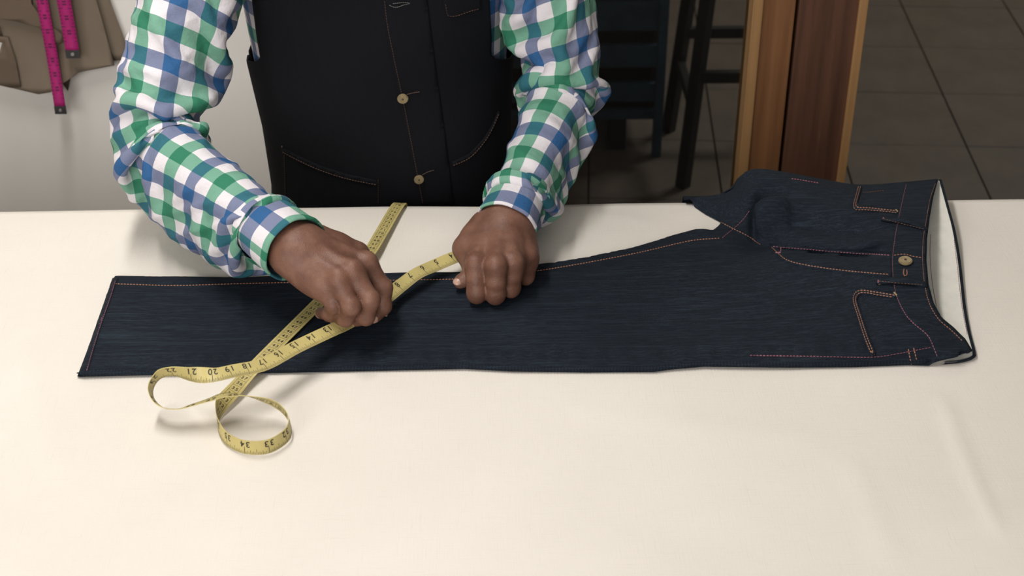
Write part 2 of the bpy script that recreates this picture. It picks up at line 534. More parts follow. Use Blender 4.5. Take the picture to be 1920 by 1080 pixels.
# ------------------------------------------------------------------ kraft paper patterns and pink tapes on the wall
def sheet(name, pts, y, mat, curl, label, hole=None):
    P = [aty(px, py, y) for px, py in pts]
    poly = [(p[0], p[2]) for p in P]
    n = len(poly)
    res = delaunay_2d_cdt([Vector(p) for p in poly] , [], [list(range(n))], 1, 1e-6)
    # fine interior grid
    x = np.array(poly)
    gx, gz = np.meshgrid(np.arange(x[:, 0].min(), x[:, 0].max(), 0.012), np.arange(x[:, 1].min(), x[:, 1].max(), 0.012))
    pts2 = [Vector(p) for p in poly] + [Vector(p) for p in np.stack([gx.ravel(), gz.ravel()], 1)]
    co, ed, fa, *_ = delaunay_2d_cdt(pts2, [], [list(range(n))], 1, 1e-6)
    zmin = x[:, 1].min()
    V = [(c.x, y - curl * math.exp(-(c.y - zmin) / 0.06) - 0.003 * math.sin(c.x * 23), c.y) for c in co]
    o = mesh_obj(name, V, fa, mat)
    md = o.modifiers.new('thick', 'SOLIDIFY'); md.thickness = 0.0012
    return tag(o, label, 'paper', 'paper patterns hanging on the wall')
TOP = -420
sheet('paper_pattern', [(-120, TOP), (120, TOP), (175, 0), (186, 95), (133, 138), (128, 170), (115, 150), (112, 95), (-40, 70)], 0.842, M['kraftd'], 0.0,
      'dark brown paper piece hanging rearmost, its tip showing below the sheets')
sheet('paper_pattern', [(60, TOP), (120, TOP), (205, 0), (236, 82), (237, 112), (214, 113), (150, 0)], 0.835, M['kraft'], 0.004,
      'narrow brown paper strip at the right edge of the hanging patterns')
sheet('paper_pattern', [(-150, TOP), (70, TOP), (180, 0), (215, 122), (150, 133), (98, 168), (75, 172), (40, 165), (0, 157), (-60, 120), (-25, 105), (0, 95), (7, 70), (2, 50), (-10, 30), (-120, 0)], 0.820, M['kraft'], 0.008,
      'large brown paper pattern with curved lower edge under the pink tapes')
sheet('paper_pattern', [(-150, TOP), (30, TOP), (60, 5), (85, 40), (118, 62), (118, 78), (100, 84), (75, 50), (30, 38), (-60, 30), (-150, 20)], 0.806, M['kraftd'], 0.004,
      'dark brown paper band crossing behind the long pink tape')
sheet('paper_pattern', [(-90, 60), (5, 68), (15, 69), (30, 110), (41, 160), (22, 162), (-40, 150), (-70, 110), (-20, 110), (3, 100), (8, 80)], 0.812, M['kraftd'], 0.006,
      'small dark brown paper strip at the left edge of the photo')

def wall_tape(a, b, y, label, wid):
    A, B = aty(*a, y), aty(*b, y)
    t = thing('measuring_tape', tuple(B), label, 'tape measure', 'pink tapes on the wall')
    d = B - A
    L = np.linalg.norm(d); d /= L
    s = np.cross(d, [0, 1, 0]); s /= np.linalg.norm(s)
    n = 40
    V, Fc = [], []
    def pt(u, w, off=0.0):
        wob = 0.004 * math.sin(u * 14 + y * 50) * min(1, (L - u) / 0.1)
        return A + d * u + s * w + np.array([0, wob - off, 0])
    for i in range(n + 1):
        u = L * i / n
        V += [pt(u, -wid / 2), pt(u, wid / 2)]
    Fc = [(2 * i, 2 * i + 1, 2 * i + 3, 2 * i + 2) for i in range(n)]
    o = mesh_obj('band', V, Fc, M['pink'], t)
    md = o.modifiers.new('thick', 'SOLIDIFY'); md.thickness = 0.0012; md.offset = 0
    V, Fc = [], []
    u = L - 0.02
    k = 0
    while u > 0:
        k += 1
        w1 = wid * (0.16 if k % 5 else 0.30)
        for (w0, wx) in ((-wid / 2, -wid / 2 + w1), (wid / 2 - w1, wid / 2)):
            b0 = len(V)
            V += [pt(u, w0, .0009), pt(u, wx, .0009), pt(u + .0012, wx, .0009), pt(u + .0012, w0, .0009)]
            Fc.append((b0, b0 + 1, b0 + 2, b0 + 3))
        if k % 4 == 0:
            for q in range(2):
                b0 = len(V)
                V += [pt(u + q * .005, -wid * .16, .0009), pt(u + q * .005, wid * .16, .0009), pt(u + .003 + q * .005, wid * .13, .0009), pt(u + .003 + q * .005, -wid * .13, .0009)]
                Fc.append((b0, b0 + 1, b0 + 2, b0 + 3))
        u -= 0.0064
    mesh_obj('printed_scale', V, Fc, M['inkp'], t)
    V, Fc = [], []
    for (u, off) in ((L - 0.004, 0), (L + 0.010, 0)):
        for off in (-0.0016, 0.0016):
            for w in (-wid * .52, wid * .52):
                V.append(pt(u, w, off))
    Fc = [(0, 1, 3, 2), (4, 6, 7, 5), (0, 4, 5, 1), (2, 3, 7, 6), (0, 2, 6, 4), (1, 5, 7, 3)]
    c = mesh_obj('metal_end', V, Fc, M['steel'], t, False)
    bm = bmesh.new()
    bmesh.ops.create_cone(bm, cap_ends=True, segments=16, radius1=wid * .14, radius2=wid * .12, depth=0.0014)
    bmesh.ops.transform(bm, matrix=Matrix.Translation(Vector(pt(L + 0.003, 0, 0.002))) @ Matrix.Rotation(PI / 2, 4, 'X'), verts=bm.verts)
    bm_obj('rivet', bm, M['rivet'], c)
wall_tape((30, -300), (113, 203), 0.795, 'long magenta measuring tape with lower metal end, left of the short one', 0.0185)
wall_tape((72, -300), (136, 98), 0.788, 'short magenta measuring tape on the brown paper, ending higher', 0.022)

# ------------------------------------------------------------------ surfaces one can pin details to
class Surf:
    def __init__(self, V, F):
        self.V = [Vector(v) for v in V]
        self.bvh = BVHTree.FromPolygons(self.V, F)
    def hit(self, px, py):
        d = Vector(ray(px, py)).normalized()
        loc, nrm, idx, dist = self.bvh.ray_cast(Vector(CAM), d)
        if loc is None:
            return None
        if nrm.dot(d) > 0: nrm = -nrm
        return loc, nrm

def pin_line(surf, pts, curve=True):
    pts = np.asarray(pts, float)
    if curve and len(pts) > 2:
        pts = catmull(pts, 12 * len(pts))
    pts = resample(pts, 2.0)
    out, nr = [], []
    for p in pts:
        h = surf.hit(*p)
        if h and (not out or np.linalg.norm(np.array(h[0]) - out[-1]) < 0.03):
            out.append(np.array(h[0])); nr.append(np.array(h[1]))
    out, nr = np.array(out), np.array(nr)
    for _ in range(2):
        if len(out) > 4:
            nr[1:-1] = nr[1:-1] * 0.5 + (nr[2:] + nr[:-2]) * 0.25
            out[1:-1] = out[1:-1] * 0.5 + (out[2:] + out[:-2]) * 0.25
    return out, nr

def stitch(name, surf, pts, parent, mat, dash=0.0026, gap=0.0011, w=0.00036, off=0.0009, curve=True):
    P, N = pin_line(surf, pts, curve)
    if len(P) < 3: return None
    d = np.r_[0, np.cumsum(np.linalg.norm(np.diff(P, axis=0), axis=1))]
    def at(s):
        return np.array([np.interp(s, d, P[:, k]) for k in range(3)]), np.array([np.interp(s, d, N[:, k]) for k in range(3)])
    V, F = [], []
    s = 0.0
    while s + dash < d[-1]:
        a, na = at(s); b, nb = at(s + dash)
        t = b - a
        side = np.cross(t, na); side /= max(1e-9, np.linalg.norm(side))
        n = na / max(1e-9, np.linalg.norm(na))
        b0 = len(V)
        for p, lift in ((a, -0.0003), (a * 0.5 + b * 0.5, 0.00025), (b, -0.0003)):
            V += [p + n * (off - 0.0006) + side * w, p + n * (off + lift + w), p + n * (off - 0.0006) - side * w]
        for q in (0, 3):
            F += [(b0 + q, b0 + q + 1, b0 + q + 4, b0 + q + 3), (b0 + q + 1, b0 + q + 2, b0 + q + 5, b0 + q + 4)]
        s += dash + gap
    return mesh_obj(name, V, F, mat, parent, True)

def patch(name, surf, poly, off, parent, mat, step=7, rim=None, uv=False):
    poly = resample(np.vstack([poly, poly[:1]]), step)[:-1]
    n = len(poly)
    gx, gy = np.meshgrid(np.arange(poly[:, 0].min() + step / 2, poly[:, 0].max(), step), np.arange(poly[:, 1].min() + step / 2, poly[:, 1].max(), step))
    pts = [Vector(p) for p in poly] + [Vector(p) for p in np.stack([gx.ravel(), gy.ravel()], 1)]
    co, ed, fa, *_ = delaunay_2d_cdt(pts, [], [list(range(n))], 1, 0.3)
    V, ok, base = [], [], []
    for c in co:
        h = surf.hit(c.x, c.y)
        ok.append(h is not None)
        V.append(h[0] + h[1] * off if h else Vector((0, 0, 0)))
        base.append(h[0] - h[1] * 0.0015 if h else Vector((0, 0, 0)))
    F = [tuple(f) for f in fa if all(ok[i] for i in f)]
    cnt = {}
    for f in F:
        for a, b in zip(f, f[1:] + f[:1]):
            k = (min(a, b), max(a, b))
            cnt.setdefault(k, []).append((a, b))
    nv = len(V)
    V = V + base
    for k, l in cnt.items():
        if len(l) == 1:
            a, b = l[0]
            F.append((a, a + nv, b + nv, b))
    used = sorted({i for f in F for i in f})
    mp = {a: b for b, a in enumerate(used)}
    V = [V[i] for i in used]
    F = [tuple(mp[i] for i in f) for f in F]
    o = mesh_obj(name, V, F, mat, parent, True)
    return o

def disc(name, loc, nrm, r, th, mat, parent, dome=0.0, tilt=None):
    bm = bmesh.new()
    bmesh.ops.create_cone(bm, cap_ends=True, segments=28, radius1=r, radius2=r * 0.96, depth=th)
    bmesh.ops.bevel(bm, geom=[e for e in bm.edges if e.calc_face_angle(0) > 0.8], offset=th * 0.3, segments=2, affect='EDGES')
    q = Vector(nrm).to_track_quat('Z', 'Y').to_matrix().to_4x4()
    bmesh.ops.transform(bm, matrix=Matrix.Translation(Vector(loc)) @ q, verts=bm.verts)
    return bm_obj(name, bm, mat, parent, False)

# ------------------------------------------------------------------ the jeans
def tps(ctrl, lam=1e-9):
    c = np.asarray(ctrl, float)
    P, z = c[:, :2], c[:, 2]
    n = len(P)
    def U(r2): return r2 * np.log(r2 + 1e-12)
    A = np.zeros((n + 3, n + 3))
    r2 = ((P[:, None] - P[None]) ** 2).sum(-1)
    A[:n, :n] = U(r2) + np.eye(n) * lam
    A[:n, n] = 1; A[:n, n + 1:] = P
    A[n, :n] = 1; A[n + 1:, :n] = P.T
    w = np.linalg.solve(A, np.r_[z, 0, 0, 0])
    def f(X):
        r2 = ((X[:, None] - P[None]) ** 2).sum(-1)
        return U(r2) @ w[:n] + w[n] + X @ w[n + 1:]
    return f

def seg_dist(X, P, Q):
    d = Q - P
    t = np.clip(((X - P) @ d) / max(1e-12, d @ d), 0, 1)
    return np.linalg.norm(X - (P + t[:, None] * d), axis=1)

LEGH = 0.0075
# outline of the upper layer: (px, py, height above table, how: z = height given, y = depth given)
RY = 0.197
outline = [
    (211, 518, .004, 0), (178, 612, .0045, 0), (144, 706, .002, 0),
    (270, 704, .001, 0), (400, 702, .001, 0), (560, 699, .001, 0), (700, 696, .001, 0), (870, 692, .001, 0), (960, 697, .001, 0), (1100, 699, .001, 0), (1225, 698, .001, 0), (1262, 693, .001, 0), (1320, 688, .001, 0),
    (1480, 690, .001, 0), (1600, 689, .001, 0), (1700, 685, .001, 0), (1745, 682, .004, 0), (1790, 672, .010, 0), (1824, 660, .010, 0),
    (1810, 637, .012, 0), (1788, 616, .016, 0), (1765, 598, .022, 0), (1750, 570, .028, 0), (1741, 535, .034, 0), (1737, 490, .037, 0), (1738, 450, .038, 0), (1743, 410, .038, 0), (1750, 370, .037, 0),
    (1759, 337, RY, 1), (1720, 341, RY, 1), (1680, 344, RY, 1), (1640, 347, RY, 1), (1600, 347, RY, 1), (1560, 341, RY, 1), (1510, 331, RY, 1), (1465, 322, RY, 1), (1430, 317, RY, 1), (1405, 320, RY, 1), (1388, 333, RY, 1),
    (1378, 350, RY, 1), (1350, 366, RY, 1), (1310, 371, RY, 1), (1284, 375, RY, 1),
    (1300, 387, .001, 0), (1322, 402, .001, 0), (1352, 415, .003, 0), (1345, 430, .004, 0), (1334, 440, .002, 0),
    (1318, 438, .001, 0), (1300, 437, .001, 0), (1250, 447, .001, 0), (1180, 468, .001, 0), (1100, 484, .001, 0), (1005, 499, .001, 0), (850, 515, .001, 0), (650, 518, .001, 0), (430, 523, .001, 0), (300, 524, .001, 0),
]
OUT3 = np.array([atz(a, b, c) if k == 0 else aty(a, b, c) for a, b, c, k in outline])
def jeans():
    t = thing('jeans', tuple(atz(960, 600, 0)), 'dark indigo denim jeans laid flat across the canvas table', 'jeans')
    O2 = OUT3[:, :2]
    # heights of the cloth between the outline, from points one can read in the photograph
    ctrl = [(p[0], p[1], p[2] - T) for i, p in enumerate(OUT3) if 16 <= i <= 42]
    def c(px, py, h):
        q = atz(px, py, h); ctrl.append((q[0], q[1], h))
    for px in range(170, 1300, 90):
        for py in (535, 610, 690):
            c(px, py + (-15 if py < 600 and px > 1150 else 0), LEGH + 0.0012 * math.sin(px * 0.013 + py * 0.02))
    for px, py, h in ((1300, 460, .009), (1300, 560, .010), (1300, 680, .008), (1370, 440, .012), (1392, 405, .024), (1388, 372, .038), (1400, 560, .012), (1420, 680, .008),
                      (1412, 372, .045), (1424, 395, .028), (1426, 418, .014), (1424, 445, .008), (1402, 425, .016), (1448, 410, .032), (1450, 435, .018), (1470, 350, .050), (1470, 390, .042),
                      (1450, 468, .014), (1500, 470, .017), (1560, 476, .021), (1620, 480, .026),
                      (1490, 455, .012), (1550, 460, .015), (1610, 464, .021), (1495, 425, .027), (1550, 428, .029), (1610, 434, .031), (1510, 392, .040), (1560, 394, .041), (1620, 400, .041), (1520, 360, .046),
                      (1600, 540, .026), (1500, 560, .017), (1500, 680, .007),
                      (1660, 400, .041), (1665, 450, .036), (1665, 490, .034), (1660, 525, .034), (1680, 560, .030), (1620, 600, .021), (1620, 680, .008), (1700, 640, .018), (1700, 600, .026), (1740, 660, .012), (1560, 630, .014), (1690, 675, .009)):
        c(px, py, h)
    H = tps(ctrl, 1e-7)
    # boundary that rests on the table: rounded over
    low = [(i, (i + 1) % len(O2)) for i in range(len(O2)) if i < 16 or i >= 43]
    bd = resample(np.vstack([O2, O2[:1]]), 0.004)[:-1]
    nb = len(bd)
    x0, y0 = O2.min(0); x1, y1 = O2.max(0)
    gx, gy = np.meshgrid(np.arange(x0, x1, 0.0042), np.arange(y0, y1, 0.0042))
    G = np.stack([gx.ravel(), gy.ravel()], 1) + rng.uniform(-.0006, .0006, (gx.size, 2))
    ok = np.ones(len(G), bool)
    for i in range(len(O2)):
        ok &= seg_dist(G, O2[i], O2[(i + 1) % len(O2)]) > 0.0024
    G = G[ok]
    co, ed, fa, *_ = delaunay_2d_cdt([Vector(p) for p in bd] + [Vector(p) for p in G], [], [list(range(nb))], 1, 2e-4)
    X = np.array([(v.x, v.y) for v in co])
    h = H(X)
    d = np.full(len(X), 1.0)
    for i, j in low:
        d = np.minimum(d, seg_dist(X, O2[i], O2[j]))
    k = np.clip(d / 0.010, 0, 1)
    rnd = np.sqrt(np.clip(1 - (1 - k) ** 2, 0, 1))
    # slight waviness of the laid cloth, and the fly's step
    wv = 0.0009 * np.sin(X[:, 0] * 34 + 2.2 * np.sin(X[:, 1] * 17)) * np.sin(X[:, 1] * 26 + X[:, 0] * 9)
    h = np.maximum(h, 0.0055) + wv
    # pucker along the near seam
    near = np.exp(-((X[:, 1] + 0.155) / 0.014) ** 2) * (X[:, 0] < 0.42)
    h = h + near * 0.0009 * np.sin(X[:, 0] * 260 + 3 * np.sin(X[:, 0] * 21))
    # shallow hem groove
    h = h * rnd + 0.0012
    V = np.c_[X, T + h]
    # folds where the cloth rolls over itself: beside the crotch and along the fly
    def roll(a, b, side, lift, over, wid):
        a, b = atz(*a), atz(*b)
        d = (b - a)[:2]
        L = np.hypot(*d); d = d / L
        nn = np.array([-d[1], d[0]]) * side
        q = V[:, :2] - a[:2]
        sl, n_ = q @ d, q @ nn
        e = np.clip(np.minimum(sl, L - sl) / (0.22 * L), 0, 1)
        e = e * e * (3 - 2 * e)
        rid = np.where((n_ > 0) & (n_ < wid), np.sin(PI * np.clip(n_ / wid, 0, 1)), 0) * e
        gro = np.exp(-((n_ + 0.003) / 0.006) ** 2) * e
        V[:, 2] += lift * rid - np.minimum(0.010, (V[:, 2] - T) * 0.6) * gro
        V[:, :2] -= nn[None] * (over * np.exp(-((n_ - wid * 0.4) / (wid * 0.28)) ** 2) * e)[:, None]
    roll((1440, 459, .013), (1672, 474, .030), 1, 0.010, 0.016, 0.032)
    roll((1424, 458, .008), (1418, 380, .036), -1, 0.018, 0.020, 0.040)
    F = [tuple(f) for f in fa]
    # the far side: over the ridge and down behind the table
    ridge = [i for i in range(28, 43)]
    R = resample(OUT3[ridge], 0.008)
    R[:, 2] = np.maximum(R[:, 2], T + 0.0067)
    nv = len(V)
    Vl = list(V)
    rows = [R]
    for dy, dz in ((0.008, -0.004), (0.018, -0.010), (0.027, -0.030), (0.032, -0.13), (0.032, -0.22)):
        rows.append(R + np.array([0, dy, dz]) * np.c_[np.ones(len(R)), np.ones(len(R)), np.ones(len(R))])
    for row in rows[:3]: row[:, 2] = np.maximum(row[:, 2], T + 0.0045)
    for row in rows: Vl += list(row)
    m = len(R)
    for a in range(len(rows) - 1):
        for b in range(m - 1):
            i = nv + a * m + b
            F.append((i, i + 1, i + 1 + m, i + m))
    body = mesh_obj('front_panel', Vl, F, M['denim'], t)
    body['label'] = 'dark indigo denim upper layer of both legs and hips'
    S = Surf(Vl, F)
    # turned edge along the waist so the cloth has thickness
    # inner back panel with its white lining
    back = np.array([aty(1763, 338, RY + .004), aty(1776, 385, .145), atz(1788, 430, .018), atz(1797, 480, .010), atz(1803, 530, .006), atz(1808, 575, .005), atz(1816, 620, .0045), atz(1826, 660, .0045), atz(1823, 670, .004), atz(1800, 677, .0036), atz(1768, 680, .0030)])
    back = catmull(back, 66)
    V2, F2 = [], []
    cols = 22
    for i, p in enumerate(back):
        for j in range(cols):
            s = j / (cols - 1)
            sag = -0.012 * math.sin(PI * min(1, s * 1.4)) * (p[2] - T) / 0.04
            q = p + np.array([-(0.10 if i < 50 else max(0.004, 0.10 - 0.016 * (i - 50))) * s, -0.012 * s * (p[2] - T) / 0.04, sag])
            q[2] = max(T + 0.0035, q[2] - 0.022 * s * (p[2] - T) / 0.04)
            V2.append(q)
    F2 = [(i * cols + j, (i + 1) * cols + j, (i + 1) * cols + j + 1, i * cols + j + 1) for i in range(len(back) - 1) for j in range(cols - 1)]
    bp = mesh_obj('back_lining', V2, F2, M['lining'], t)
    bp['label'] = 'white cotton lining inside the open waist'
    S2 = Surf(V2, F2)
    # denim rim of the back waistband
    V3, F3 = [], []
    for i, p in enumerate(back):
        for q in ((-0.002, 0.0012), (0.0012, 0.0014), (0.0022, -0.0005), (0.0008, -0.0024), (-0.004, -0.0024)):
            V3.append(p + np.array([q[0], 0, q[1]]))
    for i in range(len(back) - 1):
        for j in range(4):
            F3.append((i * 5 + j, i * 5 + j + 1, (i + 1) * 5 + j + 1, (i + 1) * 5 + j))
    mesh_obj('back_waistband', V3, F3, M['denim'], t)
    stitch('lining_seam', S2, [(1745, 440), (1744, 480), (1748, 530), (1756, 575)], bp, M['threadP'], off=0.0006)
    stitch('lining_seam', S2, [(1789, 450), (1795, 500), (1803, 570), (1814, 630)], bp, M['threadP'], off=0.0006)
    # waistband, standing proud of the panel
    wb = patch('waistband', S, [(1757, 339), (1747, 373), (1740, 412), (1735, 450), (1734, 490), (1738, 534), (1747, 569), (1762, 596), (1786, 616), (1808, 637), (1821, 659), (1790, 669), (1758, 676),
                                (1749, 655), (1738, 632), (1712, 608), (1694, 588), (1680, 560), (1673, 530), (1671, 500), (1671, 478), (1676, 440), (1683, 405), (1691, 370), (1697, 344)], 0.0019, t, M['denim'], 6)
    SW = Surf([v.co for v in wb.data.vertices], [tuple(p.vertices) for p in wb.data.polygons])
    stitch('topstitching', SW, [(1699, 346), (1693, 372), (1686, 405), (1679, 440), (1674, 480), (1674, 505), (1676, 530), (1683, 560), (1697, 588), (1715, 608), (1740, 630), (1751, 653), (1759, 673)], t, M['threadP'], off=.0005)
    stitch('topstitching', SW, [(1754, 344), (1744, 373), (1737, 412), (1731, 450), (1730, 490), (1734, 534), (1743, 570), (1760, 599), (1784, 620), (1806, 641)], t, M['threadO'], off=.0005)
    stitch('topstitching', SW, [(1676, 479), (1695, 477), (1712, 481), (1732, 484)], t, M['threadO'], off=.0006)
    # fly facing
    fly = patch('fly', S, [(1442, 459), (1490, 462), (1560, 468), (1620, 473), (1672, 477), (1672, 519), (1600, 513), (1540, 506), (1490, 497), (1464, 486), (1448, 472)], 0.0016, t, M['denim'], 6)
    SF = Surf([v.co for v in fly.data.vertices], [tuple(p.vertices) for p in fly.data.polygons])
    stitch('topstitching', SF, [(1447, 464), (1460, 476), (1476, 488), (1510, 497), (1570, 506), (1630, 512), (1669, 515)], t, M['threadO'], off=.0006)
    stitch('topstitching', SF, [(1450, 463), (1500, 466), (1580, 473), (1668, 479)], t, M['threadP'], off=.0006)
    stitch('bar_tack', SF, [(1464, 464), (1464, 473)], t, M['threadP'], .003, .0002, .0007, .0006, False)
    stitch('bar_tack', SF, [(1454, 474), (1464, 474)], t, M['threadP'], .003, .0002, .0007, .0006, False)
    # pockets: the facing lies lower, the panel's turned edge runs round it
    def lip(pts_out, pts_in, thread):
        pl = patch('pocket_edge', S, np.vstack([pts_out, pts_in[::-1]]), 0.0022, t, M['denim'], 4)
        SL = Surf([v.co for v in pl.data.vertices], [tuple(p.vertices) for p in pl.data.polygons])
        a, b = np.array(pts_out, float), np.array(pts_in, float)
        for f in (0.28, 0.72):
            stitch('topstitching', SL, a * (1 - f) + b * f, pl, thread, off=.0006, w=.0005)
        return pl
    lip(np.array([(1632, 667), (1619, 635), (1605, 590), (1597, 562), (1601, 547), (1615, 542), (1645, 546), (1680, 552)]),
        np.array([(1642, 664), (1629, 632), (1615, 590), (1607, 565), (1609, 556), (1618, 551), (1645, 555), (1680, 560)]), M['threadO'])
    lip(np.array([(1607, 350), (1602, 368), (1598, 385), (1601, 395), (1620, 395), (1650, 397), (1684, 401)]),
        np.array([(1616, 350), (1611, 368), (1607, 382), (1611, 387), (1630, 388), (1655, 391), (1686, 394)]), M['threadO'])
    stitch('bar_tack', S, [(1676, 551), (1682, 557)], t, M['brass'], .003, .0001, .0010, .0026, False)
    stitch('bar_tack', S, [(1679, 396), (1685, 402)], t, M['brass'], .003, .0001, .0010, .0026, False)
    stitch('bar_tack', S, [(1632, 661), (1638, 665)], t, M['threadO'], .003, .0001, .0010, .0026, False)
    # belt loops
    def loop(a, b, wid, lift):
        a, b = np.array(a, float), np.array(b, float)
        P = []
        for k in range(15):
            f = k / 14
            q = a * (1 - f) + b * f
            h = S.hit(*q) or S2.hit(*q)
            n = np.array(h[1])
            P.append((np.array(h[0]) + n * (0.0024 + lift * math.sin(PI * min(1, max(0, (f - .12) / .8)))), n))
        V, F = [], []
        for k, (p, n) in enumerate(P):
            tg = P[min(14, k + 1)][0] - P[max(0, k - 1)][0]
            sd = np.cross(tg, n); sd /= np.linalg.norm(sd)
            for (u, w) in ((-wid, -.0012), (-wid, .0010), (-wid * .3, .0016), (wid * .3, .0016), (wid, .0010), (wid, -.0012)):
                V.append(p + sd * u + n * w)
        for k in range(14):
            for j in range(6):
                F.append((k * 6 + j, k * 6 + (j + 1) % 6, (k + 1) * 6 + (j + 1) % 6, (k + 1) * 6 + j))
        F += [tuple(range(5, -1, -1)), tuple(14 * 6 + j for j in range(6))]
        o = mesh_obj('belt_loop', V, F, M['denim'], t)
        SL = Surf(V, F)
        dd = (b - a) / np.linalg.norm(b - a); nn = np.array([-dd[1], dd[0]])
        for s in (-2.6, 2.6):
            stitch('topstitching', SL, [a + dd * 3 + nn * s, (a + b) / 2 + nn * s, b - dd * 4 + nn * s], o, M['threadV'], off=.0005, curve=False)
        q = a + dd * 2.5
        stitch('bar_tack', SL, [q - nn * 4.5, q + nn * 4.5], o, M['threadP'], .0024, .0001, .0009, .0006, False)
        return o
    loop((1653, 412), (1739, 434), 0.0038, 0.004)
    loop((1644, 530), (1736, 537), 0.0044, 0.004)
    # side loop seen near the lower edge: stitched across
    stitch('topstitching', S, [(1703, 655), (1706, 670), (1709, 684)], t, M['threadO'], off=.0008, w=.0006)
    stitch('topstitching', S, [(1713, 653), (1717, 668), (1720, 683)], t, M['threadO'], off=.0008, w=.0006)
    # button and buttonhole
    h = SW.hit(1697, 493)
    n = Vector(h[1]) + Vector((0, -0.12, 0.0)); n.normalize()
    b = disc('waist_button', h[0] + n * 0.0035, n, 0.0082, 0.0034, M['brass'], t)
    disc('button_shank', h[0] + n * 0.0012, n, 0.004, 0.003, M['brassd'], b)
    disc('button_centre', h[0] + n * 0.0053, n, 0.0016, 0.0008, M['brassd'], b)
    bpx = [(1695, 505), (1694, 513), (1697, 519), (1701, 514), (1700, 506)]
    stitch('buttonhole', SW, bpx, t, M['threadO'], .002, .0003, .0007, .0007)
    # long seams
    for pts, mt in (([(215, 533), (330, 536), (470, 532), (700, 527), (860, 524)], 'threadO'), ([(860, 524), (1005, 509), (1180, 478), (1290, 453), (1340, 448), (1354, 447)], 'threadO'),
                    ([(1354, 447), (1362, 440), (1380, 425), (1395, 410), (1407, 392)], 'threadP'),
                    ([(1346, 424), (1365, 435), (1395, 450), (1415, 462), (1445, 462)], 'threadO'), ([(1352, 417), (1372, 428), (1400, 442), (1426, 459)], 'threadO'),
                    ([(1406, 667), (1460, 668), (1540, 669), (1632, 670), (1680, 664), (1748, 651)], 'threadP'),
                    ([(1484, 336), (1500, 338), (1535, 344)], 'threadP'), ([(1618, 362), (1660, 358)], 'threadV'),
                    ([(213, 528), (205, 560), (190, 600), (174, 650), (162, 700)], 'threadP')):
        stitch('topstitching', S, pts, t, M[mt])
    # turned hem at the leg's end
    hm = patch('hem', S, [(213, 522), (223, 523), (218, 530), (209, 560), (193, 605), (177, 655), (164, 701), (150, 702), (181, 613), (202, 552)], 0.0014, t, M['denim'], 5)
    SH = Surf([v.co for v in hm.data.vertices], [tuple(p.vertices) for p in hm.data.polygons])
    stitch('topstitching', SH, [(216, 527), (206, 560), (190, 605), (174, 655), (161, 702)], hm, M['threadP'], off=.0006)
    # rolled, ribbed outer seam along the near edge
    q = resample(np.array([OUT3[k] + np.array([0, 0.0025, 0.0030]) for k in range(2, 17)]), 0.0011)
    V4, F4 = [], []
    tg = np.gradient(q, axis=0)
    for k, p in enumerate(q):
        e = min(1, k / 6, (len(q) - 1 - k) / 6)
        rr = (0.0031 + 0.0005 * math.sin(k * 0.0011 / 0.0036 * 2 * PI) + 0.0004 * math.sin(k * 0.021)) * max(0.2, e)
        for a in range(8):
            an = 2 * PI * a / 8
            V4.append(p + np.array([0.0006 * math.sin(an), -rr * math.cos(an) * 1.15, rr * math.sin(an) * 0.85]))
    F4 = [(k * 8 + a, k * 8 + (a + 1) % 8, k * 8 + 8 + (a + 1) % 8, k * 8 + 8 + a) for k in range(len(q) - 1) for a in range(8)]
    F4 += [tuple(range(7, -1, -1)), tuple(len(V4) - 8 + a for a in range(8))]
    mesh_obj('outseam_roll', V4, F4, M['denim'], t)
    return S
JS = jeans()

